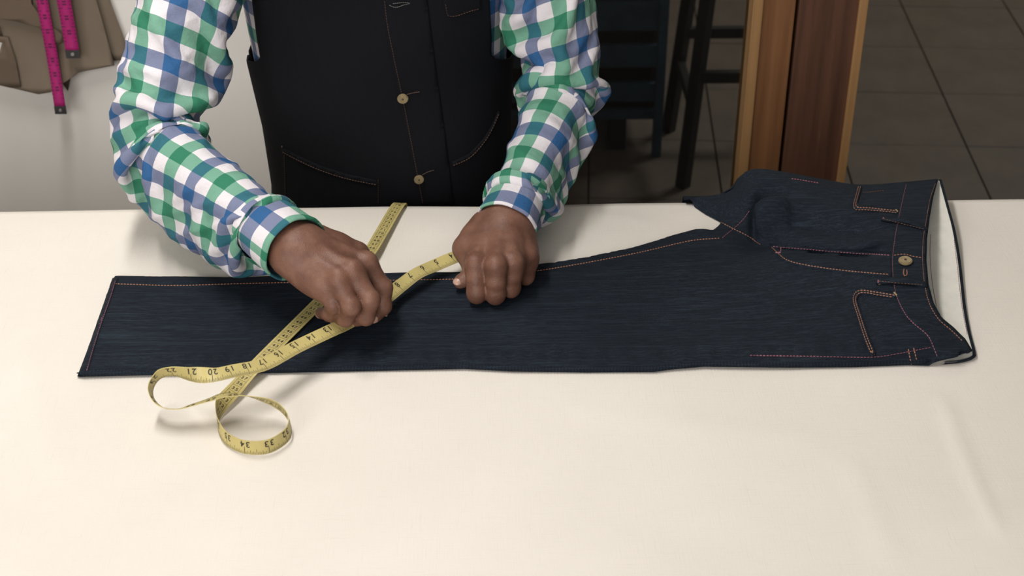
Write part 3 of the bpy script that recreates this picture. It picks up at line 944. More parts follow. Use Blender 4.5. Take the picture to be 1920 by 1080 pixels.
# ------------------------------------------------------------------ yellow measuring tape
WT = 0.0165
def yellow_tape():
    # px, py, height of the middle above the table, twist of the tick edge: 0 = flat, 90 = standing
    K = [(890, 488, .016, 25), (873, 476, .021, 25), (848, 484, .026, 25), (815, 498, .026, 25), (782, 513, .029, 20), (752, 535, .027, 25), (726, 556, .029, 28), (690, 582, .034, 28), (650, 606, .036, 24), (616, 622, .038, 21), (555, 651, .041, 20),
         (495, 683, .045, 20), (440, 695, .050, 20), (399, 703, .053, 28), (359, 702, .053, 82), (325, 697, .052, 110), (300, 702, .048, 115), (284, 722, .040, 100), (285, 745, .030, 64), (303, 763, .024, 46), (332, 767, .024, 34), (362, 759, .028, 26), (394, 749, .034, 22), (420, 741, .037, 20),
         (450, 741, .036, 32), (480, 746, .032, 44), (509, 755, .026, 60), (530, 769, .020, 72), (543, 790, .014, 82), (538, 815, .0105, 84), (503, 837, .0100, 86), (459, 838, .0100, 86), (426, 823, .0100, 84), (410, 800, .0100, 86), (408, 776, .0100, 98), (417, 755, .0105, 128), (436, 734, .0100, 155),
         (461, 706, .0105, 172), (494, 671, .0145, 175), (560, 605, .0155, 175), (610, 555, .016, 175), (650, 515, .016, 176), (690, 476, .014, 178), (714, 438, .011, 176), (738, 397, .008, 176)]
    C = [atz(a, b, h) for a, b, h, _ in K]
    A = [k[3] for k in K]
    e = C[-1]
    for dx, y, z, al in ((0.006, 0.200, T + 0.006, 178), (0.008, 0.2135, T - 0.004, 182), (0.009, 0.2185, T - 0.04, 182), (0.010, 0.219, T - 0.14, 182), (0.012, 0.219, T - 0.22, 182)):
        C.append(np.array([e[0] + dx, y, z])); A.append(al)
    n = 900
    P = catmull(np.c_[np.array(C), A], n)
    al = np.radians(P[:, 3]); P = P[:, :3]
    tg = np.gradient(P, axis=0); tg /= np.linalg.norm(tg, axis=1)[:, None]
    nk = len(K)
    Wd = np.zeros_like(P)
    th = np.c_[tg[:, 0], tg[:, 1], np.zeros(n)]
    thn = np.linalg.norm(th, axis=1)
    last = None
    for i in range(n):
        if thn[i] > 0.35: last = th[i] / thn[i]
        left = np.array([-last[1], last[0], 0])
        up_ = np.cross(tg[i], left); up_ /= np.linalg.norm(up_)
        w = math.cos(al[i]) * left - math.sin(al[i]) * up_
        w -= tg[i] * (w @ tg[i])
        Wd[i] = w / np.linalg.norm(w)
    for _ in range(6):
        Wd[1:-1] = (Wd[1:-1] * 2 + Wd[2:] + Wd[:-2]) / 4
    Wd /= np.linalg.norm(Wd, axis=1)[:, None]
    Nn = np.cross(tg, Wd)
    S = np.r_[0, np.cumsum(np.linalg.norm(np.diff(P, axis=0), axis=1))]
    TH = 0.00035
    t = thing('measuring_tape', tuple(atz(460, 840, 0)), 'yellow measuring tape with black numbers, looping over the jeans and canvas', 'tape measure')
    prof = ((-.5, -1), (-.5, 1), (0, 1), (.5, 1), (.5, -1), (0, -1))
    V = [P[i] + Wd[i] * WT * a + Nn[i] * TH * b for i in range(n) for a, b in prof]
    F = [(i * 6 + j, (i + 1) * 6 + j, (i + 1) * 6 + (j + 1) % 6, i * 6 + (j + 1) % 6) for i in range(n - 1) for j in range(6)]
    F += [tuple(range(6)), tuple((n - 1) * 6 + j for j in range(5, -1, -1))]
    o = mesh_obj('band', V, F, M['tape'], t)
    md = o.modifiers.new('edge', 'EDGE_SPLIT'); md.split_angle = math.radians(50)
    # where each inch lies along the band, read at the numbers one can see
    def s_at(px, py, lo=0, hi=n):
        q = np.array([(960 + FPX * ((p - CAM) @ rt) / ((p - CAM) @ fw), 540 - FPX * ((p - CAM) @ up) / ((p - CAM) @ fw)) for p in P[lo:hi]])
        i = lo + int(np.argmin(((q - np.array([px, py])) ** 2).sum(1)))
        return S[i]
    i_mid = int(n * 0.55)
    marks = [(4, s_at(848, 484, 0, 300)), (9, s_at(729, 553, 0, 300)), (13, s_at(616, 622, 0, 300)), (17, s_at(495, 683, 0, 330)), (20, s_at(399, 703, 0, 330)),
             (33, s_at(503, 837, i_mid - 60, 800)), (34, s_at(459, 838, i_mid - 60, 800)), (35, s_at(426, 823, i_mid - 60, 800))]
    print('tape inches', [(a, round(b / 0.0254, 2)) for a, b in marks])
    mi = np.array([a for a, b in marks], float); ms = np.array([b for a, b in marks])
    def s_of(inch):
        if inch < 4: return ms[0] - (4 - inch) * 0.0254
        if inch > 35: return ms[-1] + (inch - 35) * 0.0254
        return float(np.interp(inch, mi, ms))
    def fr(s):
        f = [np.array([np.interp(s, S, a[:, k]) for k in range(3)]) for a in (P, tg, Wd, Nn)]
        return f
    PV, PF = [], []
    def quad(s, w0, w1, ds, face):
        if s < 0 or s + ds > S[-1]: return
        b0 = len(PV)
        for (ss, w) in ((s - ds / 2, w0), (s - ds / 2, w1), (s + ds / 2, w1), (s + ds / 2, w0)):
            p, tt_, ww, nn = fr(ss)
            PV.append(p + ww * w + nn * (TH + 0.00012) * face)
        PF.append((b0, b0 + 1, b0 + 2, b0 + 3) if face > 0 else (b0 + 3, b0 + 2, b0 + 1, b0))
    for k in range(0, 52 * 16):
        inch = k / 16
        if inch < 2.6: continue
        ln = 0.0086 if k % 16 == 0 else (0.0066 if k % 8 == 0 else (0.0050 if k % 4 == 0 else (0.0040 if k % 2 == 0 else 0.0030)))
        quad(s_of(inch), WT / 2 - ln, WT / 2 - 0.0003, 0.0006 if k % 16 == 0 else 0.0004, 1)
    # digits
    cache = {}
    def glyph(ch):
        if ch not in cache:
            cu = bpy.data.curves.new('glyph', 'FONT')
            cu.body = ch; cu.size = 1.0; cu.offset = 0.02
            ob = bpy.data.objects.new('glyph', cu)
            COL.objects.link(ob)
            bpy.context.view_layer.update()
            me = bpy.data.meshes.new_from_object(ob.evaluated_get(bpy.context.evaluated_depsgraph_get()))
            cache[ch] = ([(v.co.x, v.co.y) for v in me.vertices], [tuple(p.vertices) for p in me.polygons])
            bpy.data.objects.remove(ob); bpy.data.curves.remove(cu); bpy.data.meshes.remove(me)
        return cache[ch]
    def text(txt, s, w_c, size, face, turned):
        adv = 0.62
        tot = adv * len(txt)
        for q, ch in enumerate(txt):
            gv, gf = glyph(ch)
            xs = [g[0] for g in gv]
            cx = (min(xs) + max(xs)) / 2
            b0 = len(PV)
            for x, y in gv:
                gx = ((x - cx) + adv * (q + 0.5) - tot / 2) * size
                gy = (y - 0.36) * size
                if not turned: ss, w = s + gx, w_c + gy
                else: ss, w = s + gy, w_c + gx
                ss = min(max(ss, 0), S[-1])
                p, tt_, ww, nn = fr(ss)
                PV.append(p + ww * w + nn * (TH + 0.00012) * face)
            for f in gf:
                PF.append(tuple(b0 + i for i in f))
    for inch in range(3, 52):
        text(str(inch), s_of(inch) - 0.001, -0.0032, 0.0096, 1, False)
    # the other face: centimetres in boxes
    s0 = S[-1]
    cm = 60
    k = 0
    while True:
        s = s0 - k * 0.0102
        if s < 0.02: break
        quad(s, -0.0050, 0.0050, 0.0004, -1)
        if s - 0.0051 > 0: text(str(100 + 1 - k if k < 92 else 9)[-2:], s - 0.0051, 0.0, 0.0066, -1, True)
        k += 1
    for i in range(0, n - 6, 5):
        quad((S[i] + S[i + 5]) / 2, -0.0053, -0.0050, S[i + 5] - S[i], -1)
        quad((S[i] + S[i + 5]) / 2, 0.0050, 0.0053, S[i + 5] - S[i], -1)
    mesh_obj('printed_scale', PV, PF, M['ink'], t, False)['label'] = 'black inch and centimetre markings'
yellow_tape()

# ------------------------------------------------------------------ signed distance modelling for the body
def surface_nets(Fld, org, h):
    s = Fld < 0
    c = [s[i:s.shape[0] - 1 + i, j:s.shape[1] - 1 + j, k:s.shape[2] - 1 + k] for i in (0, 1) for j in (0, 1) for k in (0, 1)]
    allin = np.logical_and.reduce(c); anyin = np.logical_or.reduce(c)
    act = anyin & ~allin
    idx = np.full(act.shape, -1, dtype=np.int64)
    ijk = np.argwhere(act)
    idx[act] = np.arange(len(ijk))
    acc = np.zeros((len(ijk), 3)); cnt = np.zeros(len(ijk))
    for ax in range(3):
        o1, o2 = [a for a in range(3) if a != ax]
        for u in (0, 1):
            for v in (0, 1):
                a = np.zeros(3, int); a[o1], a[o2] = u, v
                b = a.copy(); b[ax] = 1
                fa = Fld[tuple((ijk + a).T)]; fb = Fld[tuple((ijk + b).T)]
                m = (fa < 0) != (fb < 0)
                tt_ = np.where(m, fa / np.where(m, fa - fb, 1), 0)
                pos = a[None] + (b - a)[None] * tt_[:, None]
                acc[m] += pos[m]; cnt[m] += 1
    V = org + (ijk + acc / cnt[:, None]) * h
    F = []
    for ax in range(3):
        o1, o2 = (ax + 1) % 3, (ax + 2) % 3
        sl0 = [slice(None)] * 3; sl1 = [slice(None)] * 3
        sl0[ax] = slice(0, -1); sl1[ax] = slice(1, None)
        ch = s[tuple(sl0)] != s[tuple(sl1)]
        e = np.argwhere(ch)
        e = e[(e[:, o1] > 0) & (e[:, o2] > 0) & (e[:, o1] < s.shape[o1] - 1) & (e[:, o2] < s.shape[o2] - 1)]
        ins = s[tuple(e.T)]
        q = []
        for (u, v) in ((-1, -1), (0, -1), (0, 0), (-1, 0)):
            cidx = e.copy(); cidx[:, o1] += u; cidx[:, o2] += v
            q.append(idx[tuple(cidx.T)])
        q = np.stack(q, 1)
        q[~ins] = q[~ins][:, ::-1]
        F.append(q)
    F = np.vstack(F)
    F = F[(F >= 0).all(1)]
    return V, F

def sd_cone(Pt, a, b, ra, rb):
    a, b = np.asarray(a, float), np.asarray(b, float)
    ab = b - a
    t = np.clip(((Pt - a) @ ab) / max(1e-12, ab @ ab), 0, 1)
    return np.linalg.norm(Pt - a - t[..., None] * ab, axis=-1) - (ra + t * (rb - ra))
def sd_ell(Pt, c, r, R=None):
    q = Pt - np.asarray(c, float)
    if R is not None: q = q @ R
    r = np.asarray(r, float)
    k0 = np.linalg.norm(q / r, axis=-1); k1 = np.linalg.norm(q / (r * r), axis=-1)
    return k0 * (k0 - 1) / np.maximum(k1, 1e-9)
def smin(a, b, k):
    h = np.clip(0.5 + 0.5 * (b - a) / k, 0, 1)
    return b * (1 - h) + a * h - k * h * (1 - h)
def grid(lo, hi, h):
    ax = [np.arange(l, u, h) for l, u in zip(lo, hi)]
    return np.stack(np.meshgrid(*ax, indexing='ij'), -1)

def chainf(Pt, pts, rad, k):
    d = None
    for i in range(len(pts) - 1):
        e = sd_cone(Pt, pts[i], pts[i + 1], rad[i], rad[i + 1])
        d = e if d is None else smin(d, e, k)
    return d

Zt = lambda px, py, h: atz(px, py, h)
# joints, read from the photograph with a height above the table for each
FIST = dict(
    wrist=Zt(947, 422, .064),
    elbow=aty(1063, 152, .268), shoulder=np.array([0.030, 0.325, 1.335]),
    index=[Zt(892, 497, .054), Zt(894, 551, .0235)], middle=[Zt(930, 499, .059), Zt(929, 553, .0225)],
    ring=[Zt(963, 492, .056), Zt(958, 541, .0220)], pinky=[Zt(990, 480, .047), Zt(986, 519, .0205)],
    thumb=[Zt(905, 425, .056), Zt(873, 466, .046), Zt(888, 512, .028), Zt(862, 530, .0205)])
RIGHT = dict(
    wrist=Zt(559, 470, .105),
    elbow=np.array([-0.438, 0.140, 1.034]), shoulder=np.array([-0.355, 0.300, 1.335]),
    index=[Zt(686, 492, .093), Zt(718, 540, .066), Zt(718, 574, .048), Zt(704, 592, .037)],
    middle=[Zt(661, 508, .099), Zt(694, 563, .072), Zt(686, 594, .050), Zt(668, 600, .038)],
    ring=[Zt(634, 523, .095), Zt(658, 575, .072), Zt(648, 597, .050), Zt(630, 597, .036)],
    pinky=[Zt(607, 534, .085), Zt(626, 573, .067), Zt(618, 589, .050), Zt(602, 587, .037)],
    thumb=[Zt(598, 448, .092), Zt(668, 478, .070), Zt(716, 548, .044), Zt(715, 582, .030)])

def unit(v): return np.asarray(v, float) / np.linalg.norm(v)

def build_fist():
    W, E = FIST['wrist'], FIST['elbow']
    lo = np.array([-0.085, -0.085, T - 0.004]); hi = np.array([0.075, 0.135, T + 0.125])
    h = 0.0016
    Pt = grid(lo, hi, h)
    fa = unit(E - W)
    mcp = [FIST[k][0] for k in ('index', 'middle', 'ring', 'pinky')]
    Wl = W + np.array([-0.018, 0.000, -0.004]); Wr = W + np.array([0.018, 0.004, -0.006])
    # palm and back of the hand: metacarpals over a thick pad
    palm = sd_cone(Pt, Wl, mcp[0] + np.array([0, .004, -.004]), 0.0195, 0.0125)
    palm = smin(palm, sd_cone(Pt, W, mcp[1] + np.array([0, .004, -.003]), 0.021, 0.0130), 0.012)
    palm = smin(palm, sd_cone(Pt, W + np.array([.006, 0, 0]), mcp[2] + np.array([0, .004, -.004]), 0.021, 0.0125), 0.012)
    palm = smin(palm, sd_cone(Pt, Wr, mcp[3] + np.array([0, .004, -.004]), 0.0185, 0.0115), 0.012)
    cen = (mcp[0] + mcp[1] + mcp[2] + mcp[3] + W * 2) / 6
    palm = smin(palm, sd_ell(Pt, cen + np.array([0, .012, -.016]), (0.038, 0.040, 0.022)), 0.014)
    palm = smin(palm, sd_cone(Pt, W, W + fa * 0.07, 0.0255, 0.0275), 0.02)
    # tendons and knuckle heads
    for m, w0 in zip(mcp, (Wl, W, W + np.array([.006, 0, 0]), Wr)):
        tdir = unit(w0 - m)
        palm = smin(palm, sd_cone(Pt, m + np.array([0, 0, .0075]), m + tdir * 0.045 + np.array([0, 0, .0115]), 0.0040, 0.0022), 0.006)
        palm = smin(palm, sd_ell(Pt, m + np.array([0, -.001, .0045]), (0.0098, 0.0100, 0.0085)), 0.006)
    # fleshy web of the thumb
    th = FIST['thumb']
    palm = smin(palm, sd_cone(Pt, th[0], th[1], 0.0165, 0.0150), 0.012)
    palm = smin(palm, sd_cone(Pt, (th[0] + th[1]) / 2, mcp[0] + np.array([.002, .01, -.012]), 0.013, 0.010), 0.012)
    D = palm
    rads = ((.0118, .0112), (.0118, .0112), (.0112, .0106), (.0102, .0096))
    for nm, (r0, r1) in zip(('index', 'middle', 'ring', 'pinky'), rads):
        m, p = FIST[nm]
        mid = m * 0.5 + p * 0.5 + np.array([0, -.0015, 0])
        back = p + np.array([0.002, 0.026, -0.004])
        back[2] = max(back[2], T + 0.0185)
        f = chainf(Pt, [m, mid, p], [r0, r0 * 0.985, r1], 0.004)
        f = smin(f, sd_cone(Pt, p, back, r1, r1 * 0.86), 0.004)
        f = smin(f, sd_ell(Pt, p + np.array([0, -.001, .004]), (r1 * 1.0, r1 * .95, r1 * .9)), 0.004)
        D = np.minimum(D, smin(palm, f, 0.0065))
    thf = chainf(Pt, th[1:], [.0135, .0108, .0072], 0.005)
    thf = smin(thf, sd_ell(Pt, th[3] * .75 + th[2] * .25, (.0098, .0082, .0078)), 0.004)
    D = np.minimum(D, smin(palm, thf, 0.008))
    # creases over the finger joints
    return surface_nets(D, lo, h)

def build_right():
    W, E = RIGHT['wrist'], RIGHT['elbow']
    fng = ('index', 'middle', 'ring', 'pinky')
    allp = np.vstack([np.vstack([RIGHT[k] for k in fng + ('thumb',)]), W[None]])
    fa = unit(E - W)
    allp = np.vstack([allp, (W + fa * 0.10)[None]])
    lo = allp.min(0) - 0.034; hi = allp.max(0) + 0.034
    h = 0.0017
    Pt = grid(lo, hi, h)
    mcp = [RIGHT[k][0] for k in fng]
    fwd = unit((mcp[1] + mcp[2]) / 2 - W)
    side = unit(mcp[0] - mcp[3])
    nrm = unit(np.cross(fwd, side));  nrm = nrm if nrm[2] > 0 else -nrm
    side = unit(side - fwd * (side @ fwd))
    ws = [W + side * s for s in (0.016, 0.006, -0.005, -0.015)]
    palm = None
    for w0, m, r0, r1 in zip(ws, mcp, (.0185, .020, .020, .0175), (.0125, .0128, .0122, .0112)):
        e = sd_cone(Pt, w0, m - nrm * 0.004, r0, r1)
        palm = e if palm is None else smin(palm, e, 0.012)
    palm = smin(palm, sd_cone(Pt, W, W + fa * 0.07, 0.0265, 0.0275), 0.02)
    cen = np.mean(mcp, 0) * 0.5 + W * 0.5
    R = np.stack([fwd, side, nrm], 1)
    palm = smin(palm, sd_ell(Pt, cen - nrm * .012 + fwd * .008, (0.044, 0.036, 0.019), R), 0.014)
    th = RIGHT['thumb']
    palm = smin(palm, sd_cone(Pt, th[0], th[1], 0.0165, 0.0145), 0.012)
    palm = smin(palm, sd_cone(Pt, (th[0] + th[1]) / 2, mcp[0] - nrm * .012 - fwd * .012, 0.013, 0.0105), 0.012)
    for m, w0 in zip(mcp, ws):
        tdir = unit(w0 - m)
        palm = smin(palm, sd_cone(Pt, m + nrm * .0075, m + tdir * 0.045 + nrm * .0125, 0.0038, 0.0022), 0.006)
        palm = smin(palm, sd_ell(Pt, m + nrm * .0035 + fwd * .002, (0.0102, 0.0100, 0.0092), R), 0.006)
    D = palm
    rads = ((.0112, .0102, .0092, .0076), (.0114, .0104, .0093, .0077), (.0108, .0099, .0089, .0074), (.0098, .0088, .0079, .0066))
    for nm, r in zip(fng, rads):
        f = chainf(Pt, RIGHT[nm], r, 0.004)
        for j in (1, 2):
            f = smin(f, sd_ell(Pt, RIGHT[nm][j] + nrm * .001, (r[j] * 1.06,) * 3), 0.003)
        D = np.minimum(D, smin(palm, f, 0.0065))
    thf = chainf(Pt, th[1:], [.0138, .0112, .0078], 0.005)
    D = np.minimum(D, smin(palm, thf, 0.008))
    return surface_nets(D, lo, h), nrm

# torso as stacked rounded sections: z, centre x, centre y, half width, half depth
SEC = [(0.55, -.165, .415, .170, .125), (0.70, -.165, .405, .172, .128), (0.85, -.162, .392, .160, .130), (0.95, -.164, .384, .162, .128), (1.05, -.168, .376, .170, .124), (1.15, -.170, .367, .176, .122), (1.25, -.170, .357, .182, .122),
       (1.33, -.168, .346, .192, .115), (1.39, -.166, .335, .180, .095), (1.43, -.165, .325, .130, .075), (1.46, -.165, .318, .080, .066)]
def section(z, off):
    a = np.array(SEC)
    cx, cy, hw, hd = (np.interp(z, a[:, 0], a[:, k]) for k in (1, 2, 3, 4))
    return cx, cy, hw + off, hd + off
def torso_pt(z, ang, off, ex=2.35):
    cx, cy, hw, hd = section(z, off)
    c, s = math.cos(ang), math.sin(ang)
    return np.array([cx + hw * math.copysign(abs(c) ** (2 / ex), c), cy + hd * math.copysign(abs(s) ** (2 / ex), s), z])

person = thing('person', (-0.165, 0.40, 0), 'person in checked shirt and dark denim vest leaning over the table', 'person')

def build_body():
    lo = np.array([-0.60, -0.02, 0.0]); hi = np.array([0.28, 0.62, 1.80])
    h = 0.012
    Pt = grid(lo, hi, h)
    a = np.array(SEC)
    D = None
    for i in range(len(a) - 2):
        z0, z1 = a[i], a[i + 1]
        e = sd_ell(Pt, (z0[1], z0[2], z0[0]), (z0[3] - .03, z0[4] - .025, 0.11))
        D = e if D is None else smin(D, e, 0.04)
    for H in (FIST, RIGHT):
        W, E, S = H['wrist'], H['elbow'], H['shoulder']
        D = smin(D, sd_cone(Pt, S, E, 0.038, 0.027), 0.03)
        D = smin(D, sd_cone(Pt, E, W, 0.027, 0.020), 0.012)
    for sx in (-1, 1):
        hip = np.array([-.165 + sx * .085, .405, .72]); kn = np.array([-.165 + sx * .09, .40, .42]); an = np.array([-.165 + sx * .095, .43, .07])
        D = smin(D, sd_cone(Pt, hip, kn, .075, .05), .03)
        D = smin(D, sd_cone(Pt, kn, an, .05, .035), .02)
        D = smin(D, sd_cone(Pt, an, an + np.array([0, -.12, -.035]), .035, .026), .02)
    # neck and head, bent over the work
    D = smin(D, sd_cone(Pt, (-.165, .315, 1.38), (-.165, .265, 1.53), .058, .052), .03)
    V1, F1 = surface_nets(D, lo, h)
    hc = np.array([-.165, .225, 1.615])
    tl = math.radians(32)
    R = np.array([[1, 0, 0], [0, math.cos(tl), math.sin(tl)], [0, -math.sin(tl), math.cos(tl)]]).T
    R = np.stack([np.array([1, 0, 0]), np.array([0, math.cos(tl), math.sin(tl)]), np.array([0, -math.sin(tl), math.cos(tl)])], 1)
    def L(x, y, z): return hc + R @ np.array([x, y, z])
    lo2, hi2 = hc - 0.16, hc + 0.16
    Pt = grid(lo2, hi2, 0.004)
    d = sd_ell(Pt, L(0, .01, .03), (.075, .095, .088), R)
    d = smin(d, sd_ell(Pt, L(0, -.035, -.045), (.056, .060, .068), R), .03)
    d = smin(d, sd_ell(Pt, L(0, -.075, -.098), (.026, .020, .018), R), .02)
    d = smin(d, sd_cone(Pt, L(0, -.088, .012), L(0, -.108, -.030), .009, .013), .012)
    for s in (-1, 1):
        d = smin(d, sd_ell(Pt, L(s * .012, -.098, -.034), (.009, .010, .008), R), .008)
        d = np.maximum(d, -sd_ell(Pt, L(s * .031, -.098, .008), (.017, .016, .010), R))
        d = smin(d, sd_ell(Pt, L(s * .078, .008, -.005), (.008, .018, .031), R), .006)
        d = smin(d, sd_ell(Pt, L(s * .030, -.088, .028), (.022, .010, .007), R), .010)
    d = smin(d, sd_ell(Pt, L(0, -.092, -.062), (.024, .010, .006), R), .006)
    d = smin(d, sd_ell(Pt, L(0, -.090, -.074), (.021, .010, .007), R), .006)
    d = smin(d, sd_cone(Pt, L(0, .03, -.06), np.array([-.165, .285, 1.49]), .05, .053), .03)
    V2, F2 = surface_nets(d, lo2, 0.004)
    V3, F3 = build_fist()
    (V4, F4), nrm = build_right()
    V, F, o = [], [], 0
    for v, f in ((V1, F1), (V2, F2), (V3, F3), (V4, F4)):
        V.append(v); F.append(f + o); o += len(v)
    V, F = np.vstack(V), np.vstack(F)
    body = mesh_obj('body', V, F, M['skin'], person)
    body['label'] = 'brown skinned hands, arms and head'
    md = body.modifiers.new('smooth', 'SMOOTH'); md.factor = 0.5; md.iterations = 3
    # eyes and hair
    for s in (-1, 1):
        bm = bmesh.new(); bmesh.ops.create_uvsphere(bm, u_segments=20, v_segments=14, radius=.0125)
        bmesh.ops.translate(bm, vec=Vector(L(s * .031, -.080, .008)), verts=bm.verts)
        bm_obj('eye', bm, M['eye'], body, True)
        bm = bmesh.new(); bmesh.ops.create_uvsphere(bm, u_segments=16, v_segments=10, radius=.0062)
        bmesh.ops.translate(bm, vec=Vector(L(s * .031, -.0868, .006)), verts=bm.verts)
        bm_obj('iris', bm, M['hair'], body, True)
    Pt = grid(hc - .15, hc + .17, 0.006)
    d = smin(sd_ell(Pt, L(0, .014, .036), (.083, .100, .093), R), sd_ell(Pt, L(0, .06, -.03), (.066, .05, .06), R), .03)
    cut = sd_ell(Pt, L(0, -.10, -.05), (.075, .10, .115), R)
    d = np.maximum(d, -cut)
    for s in (-1, 1): d = np.maximum(d, -sd_ell(Pt, L(s * .085, .002, -.012), (.02, .028, .04), R))
    Vh, Fh = surface_nets(d, hc - .15, 0.006)
    mesh_obj('hair', Vh, Fh, M['hair'], person)
    # nails that can be seen
    def nail(tip, prev, nup, r):
        ax = unit(tip - prev); nu = unit(nup - ax * (nup @ ax)); sd = np.cross(ax, nu)
        V, F = [], []
        nn, mm = 9, 9
        for i in range(nn):
            for j in range(mm):
                u, v = i / (nn - 1) * 2 - 1, j / (mm - 1) * 2 - 1
                un, vn = u * math.sqrt(1 - v * v / 2), v * math.sqrt(1 - u * u / 2)
                V.append(tip + ax * (un * r * .85 + r * .12) + sd * vn * r * .72 + nu * (r * 0.99 - 0.42 * r * vn * vn - 0.25 * r * max(0, un) ** 2))
        F = [(i * mm + j, (i + 1) * mm + j, (i + 1) * mm + j + 1, i * mm + j + 1) for i in range(nn - 1) for j in range(mm - 1)]
        o = mesh_obj('fingernail', V, F, M['nail'], body)
        md = o.modifiers.new('thick', 'SOLIDIFY'); md.thickness = 0.0008; md.offset = 0
    th = FIST['thumb']
    nail(th[3], th[2], np.array([-.1, -.5, 1.0]), 0.0078)
    for k in ('index', 'middle', 'ring', 'pinky'):
        q = RIGHT[k]
        nail(q[3], q[2], unit(q[3] * 0 + np.array([.25, -1, .3])), 0.0074 if k != 'pinky' else .0064)
    nail(RIGHT['thumb'][3], RIGHT['thumb'][2], np.array([.8, -.3, .4]), 0.0082)
build_body()

# ------------------------------------------------------------------ shirt: sleeves settled by a small cloth solver
def sleeve_sim(S, E, W, circ, extra, seed, iters=420, n=84, cuff_r=0.034, gnd=T + 0.012, S_ext=None, grav=0.000012, bendk=0.05):
    r = np.random.default_rng(seed)
    # centre line with a rounded elbow
    L1, L2 = np.linalg.norm(E - S), np.linalg.norm(W - E)
    a, b = E + (S - E) * min(1, .075 / L1), E + (W - E) * min(1, .075 / L2)
    N = np.array([-0.165 + 0.40 * (S[0] + 0.165), S[1] + 0.01, S[2] + 0.055])
    sa = S + (a - S) * 0.30
    cor = S + np.array([0, 0, 0.035])
    line = [N * (1 - f) ** 2 + 2 * cor * f * (1 - f) + sa * f * f for f in np.linspace(0, 1, 30)[:-1]]
    line += [sa + (a - sa) * f for f in np.linspace(0, 1, 30)[:-1]]
    for f in np.linspace(0, 1, 20): line.append(a * (1 - f) ** 2 + 2 * E * f * (1 - f) + b * f * f)
    line += [b + (W - b) * f for f in np.linspace(0, 1, 40)[1:]]
    line = np.array(line)
    tot = np.linalg.norm(np.diff(line, axis=0), axis=1).sum()
    sf = np.linspace(0, 1, 400)
    se = 1 - L2 / tot
    comp = extra + 0.55 * np.exp(-((sf - se) / 0.10) ** 2) + 0.35 * np.exp(-((sf - 1) / 0.07) ** 2)
    cum = np.r_[0, np.cumsum((comp[1:] + comp[:-1]) / 2)]
    rest = tot * cum[-1] / 399
    m = int(rest / 0.0055)
    dl = rest / (m - 1)
    fine = resample(line, tot / 399)
    pos = np.interp(np.linspace(0, cum[-1], m), cum, sf)
    fs = np.linspace(0, 1, len(fine))
    line = np.stack([np.interp(pos, fs, fine[:, k]) for k in range(3)], 1)
    tg = np.gradient(line, axis=0); tg /= np.linalg.norm(tg, axis=1)[:, None]
    ref = np.array([0, 0, -1.0])
    fr = []
    u = unit(np.cross(tg[0], [0, 1, 0.2]))
    for i in range(m):
        u = unit(u - tg[i] * (u @ tg[i]))
        fr.append((u, np.cross(tg[i], u)))
    sfrac = pos
    C = np.interp(sfrac, [c[0] for c in circ], [c[1] for c in circ])
    th = np.linspace(0, 2 * PI, n, endpoint=False)
    X = np.zeros((m, n, 3))
    for i in range(m):
        rad = C[i] / (2 * PI)
        u, v = fr[i]
        X[i] = line[i] + rad * (np.cos(th)[:, None] * u + np.sin(th)[:, None] * v)
    noise_ = r.normal(0, 1, (m, n, 3))
    for _ in range(26):
        noise_ = (noise_ + np.roll(noise_, 1, 1) + np.roll(noise_, -1, 1)) / 3
        noise_[1:-1] = (noise_[1:-1] * 2 + noise_[2:] + noise_[:-2]) / 4
    noise_ *= 0.0052 / noise_.std()
    X = X + noise_
    # pinned ends
    for i, rr in ((m - 1, cuff_r),):
        u, v = fr[i]
        X[i] = line[i] + rr * (np.cos(th)[:, None] * u + np.sin(th)[:, None] * v)
    pin0, pin1 = X[0].copy(), X[-1].copy()
    lr = C / n
    prev = X.copy()
    def corr(dv, L, k):
        ln = np.linalg.norm(dv, axis=-1, keepdims=True)
        return dv * (k * 0.5 * (ln - L) / np.maximum(ln, 1e-9))
    lrC = lr[:, None, None]
    dlC = dl
    dg = np.sqrt(((lr[:-1] + lr[1:]) / 2) ** 2 + dl * dl)[:, None, None]
    W2 = W
    for it in range(iters):
        vel = (X - prev) * 0.90
        prev = X.copy()
        X = X + vel
        X[..., 2] -= grav
        for sub in range(3):
            A = np.zeros_like(X)
            wsum = 0.0
            c = corr(np.roll(X, -1, 1) - X, lrC, 1.0); A += c; A -= np.roll(c, 1, 1)
            c = corr(X[1:] - X[:-1], dlC, 1.0); A[:-1] += c; A[1:] -= c
            Xr = np.roll(X, -1, 1)
            c = corr(Xr[1:] - X[:-1], dg, 0.35); A[:-1] += c; A[1:] -= np.roll(c, 1, 1)[...] * 0
            A[1:] -= np.roll(c, 1, 1)
            Xl = np.roll(X, 1, 1)
            c = corr(Xl[1:] - X[:-1], dg, 0.35); A[:-1] += c; A[1:] -= np.roll(c, -1, 1)
            c = corr(np.roll(X, -3, 1) - X, lrC * 2.94, bendk); A += c; A -= np.roll(c, 3, 1)
            c = corr(X[3:] - X[:-3], dlC * 2.94, bendk); A[:-3] += c; A[3:] -= c
            X = X + A * 0.42
            # arm inside
            for (p, q, ra, rb) in ((S, E, 0.047, 0.041), (E, W2, 0.041, 0.029)):
                pq = q - p
                t = np.clip(((X - p) @ pq) / (pq @ pq), 0, 1)
                cp = p + t[..., None] * pq
                dv = X - cp
                dd = np.linalg.norm(dv, axis=-1)
                rr = ra + t * (rb - ra)
                k = np.maximum(0, rr - dd) / np.maximum(dd, 1e-9)
                X = X + dv * k[..., None]
            X[..., 2] = np.maximum(X[..., 2], gnd)
            X[0] = pin0; X[-1] = pin1
    uv = np.zeros((m, n + 1, 2))
    return X, C, dl, line, tg, fr

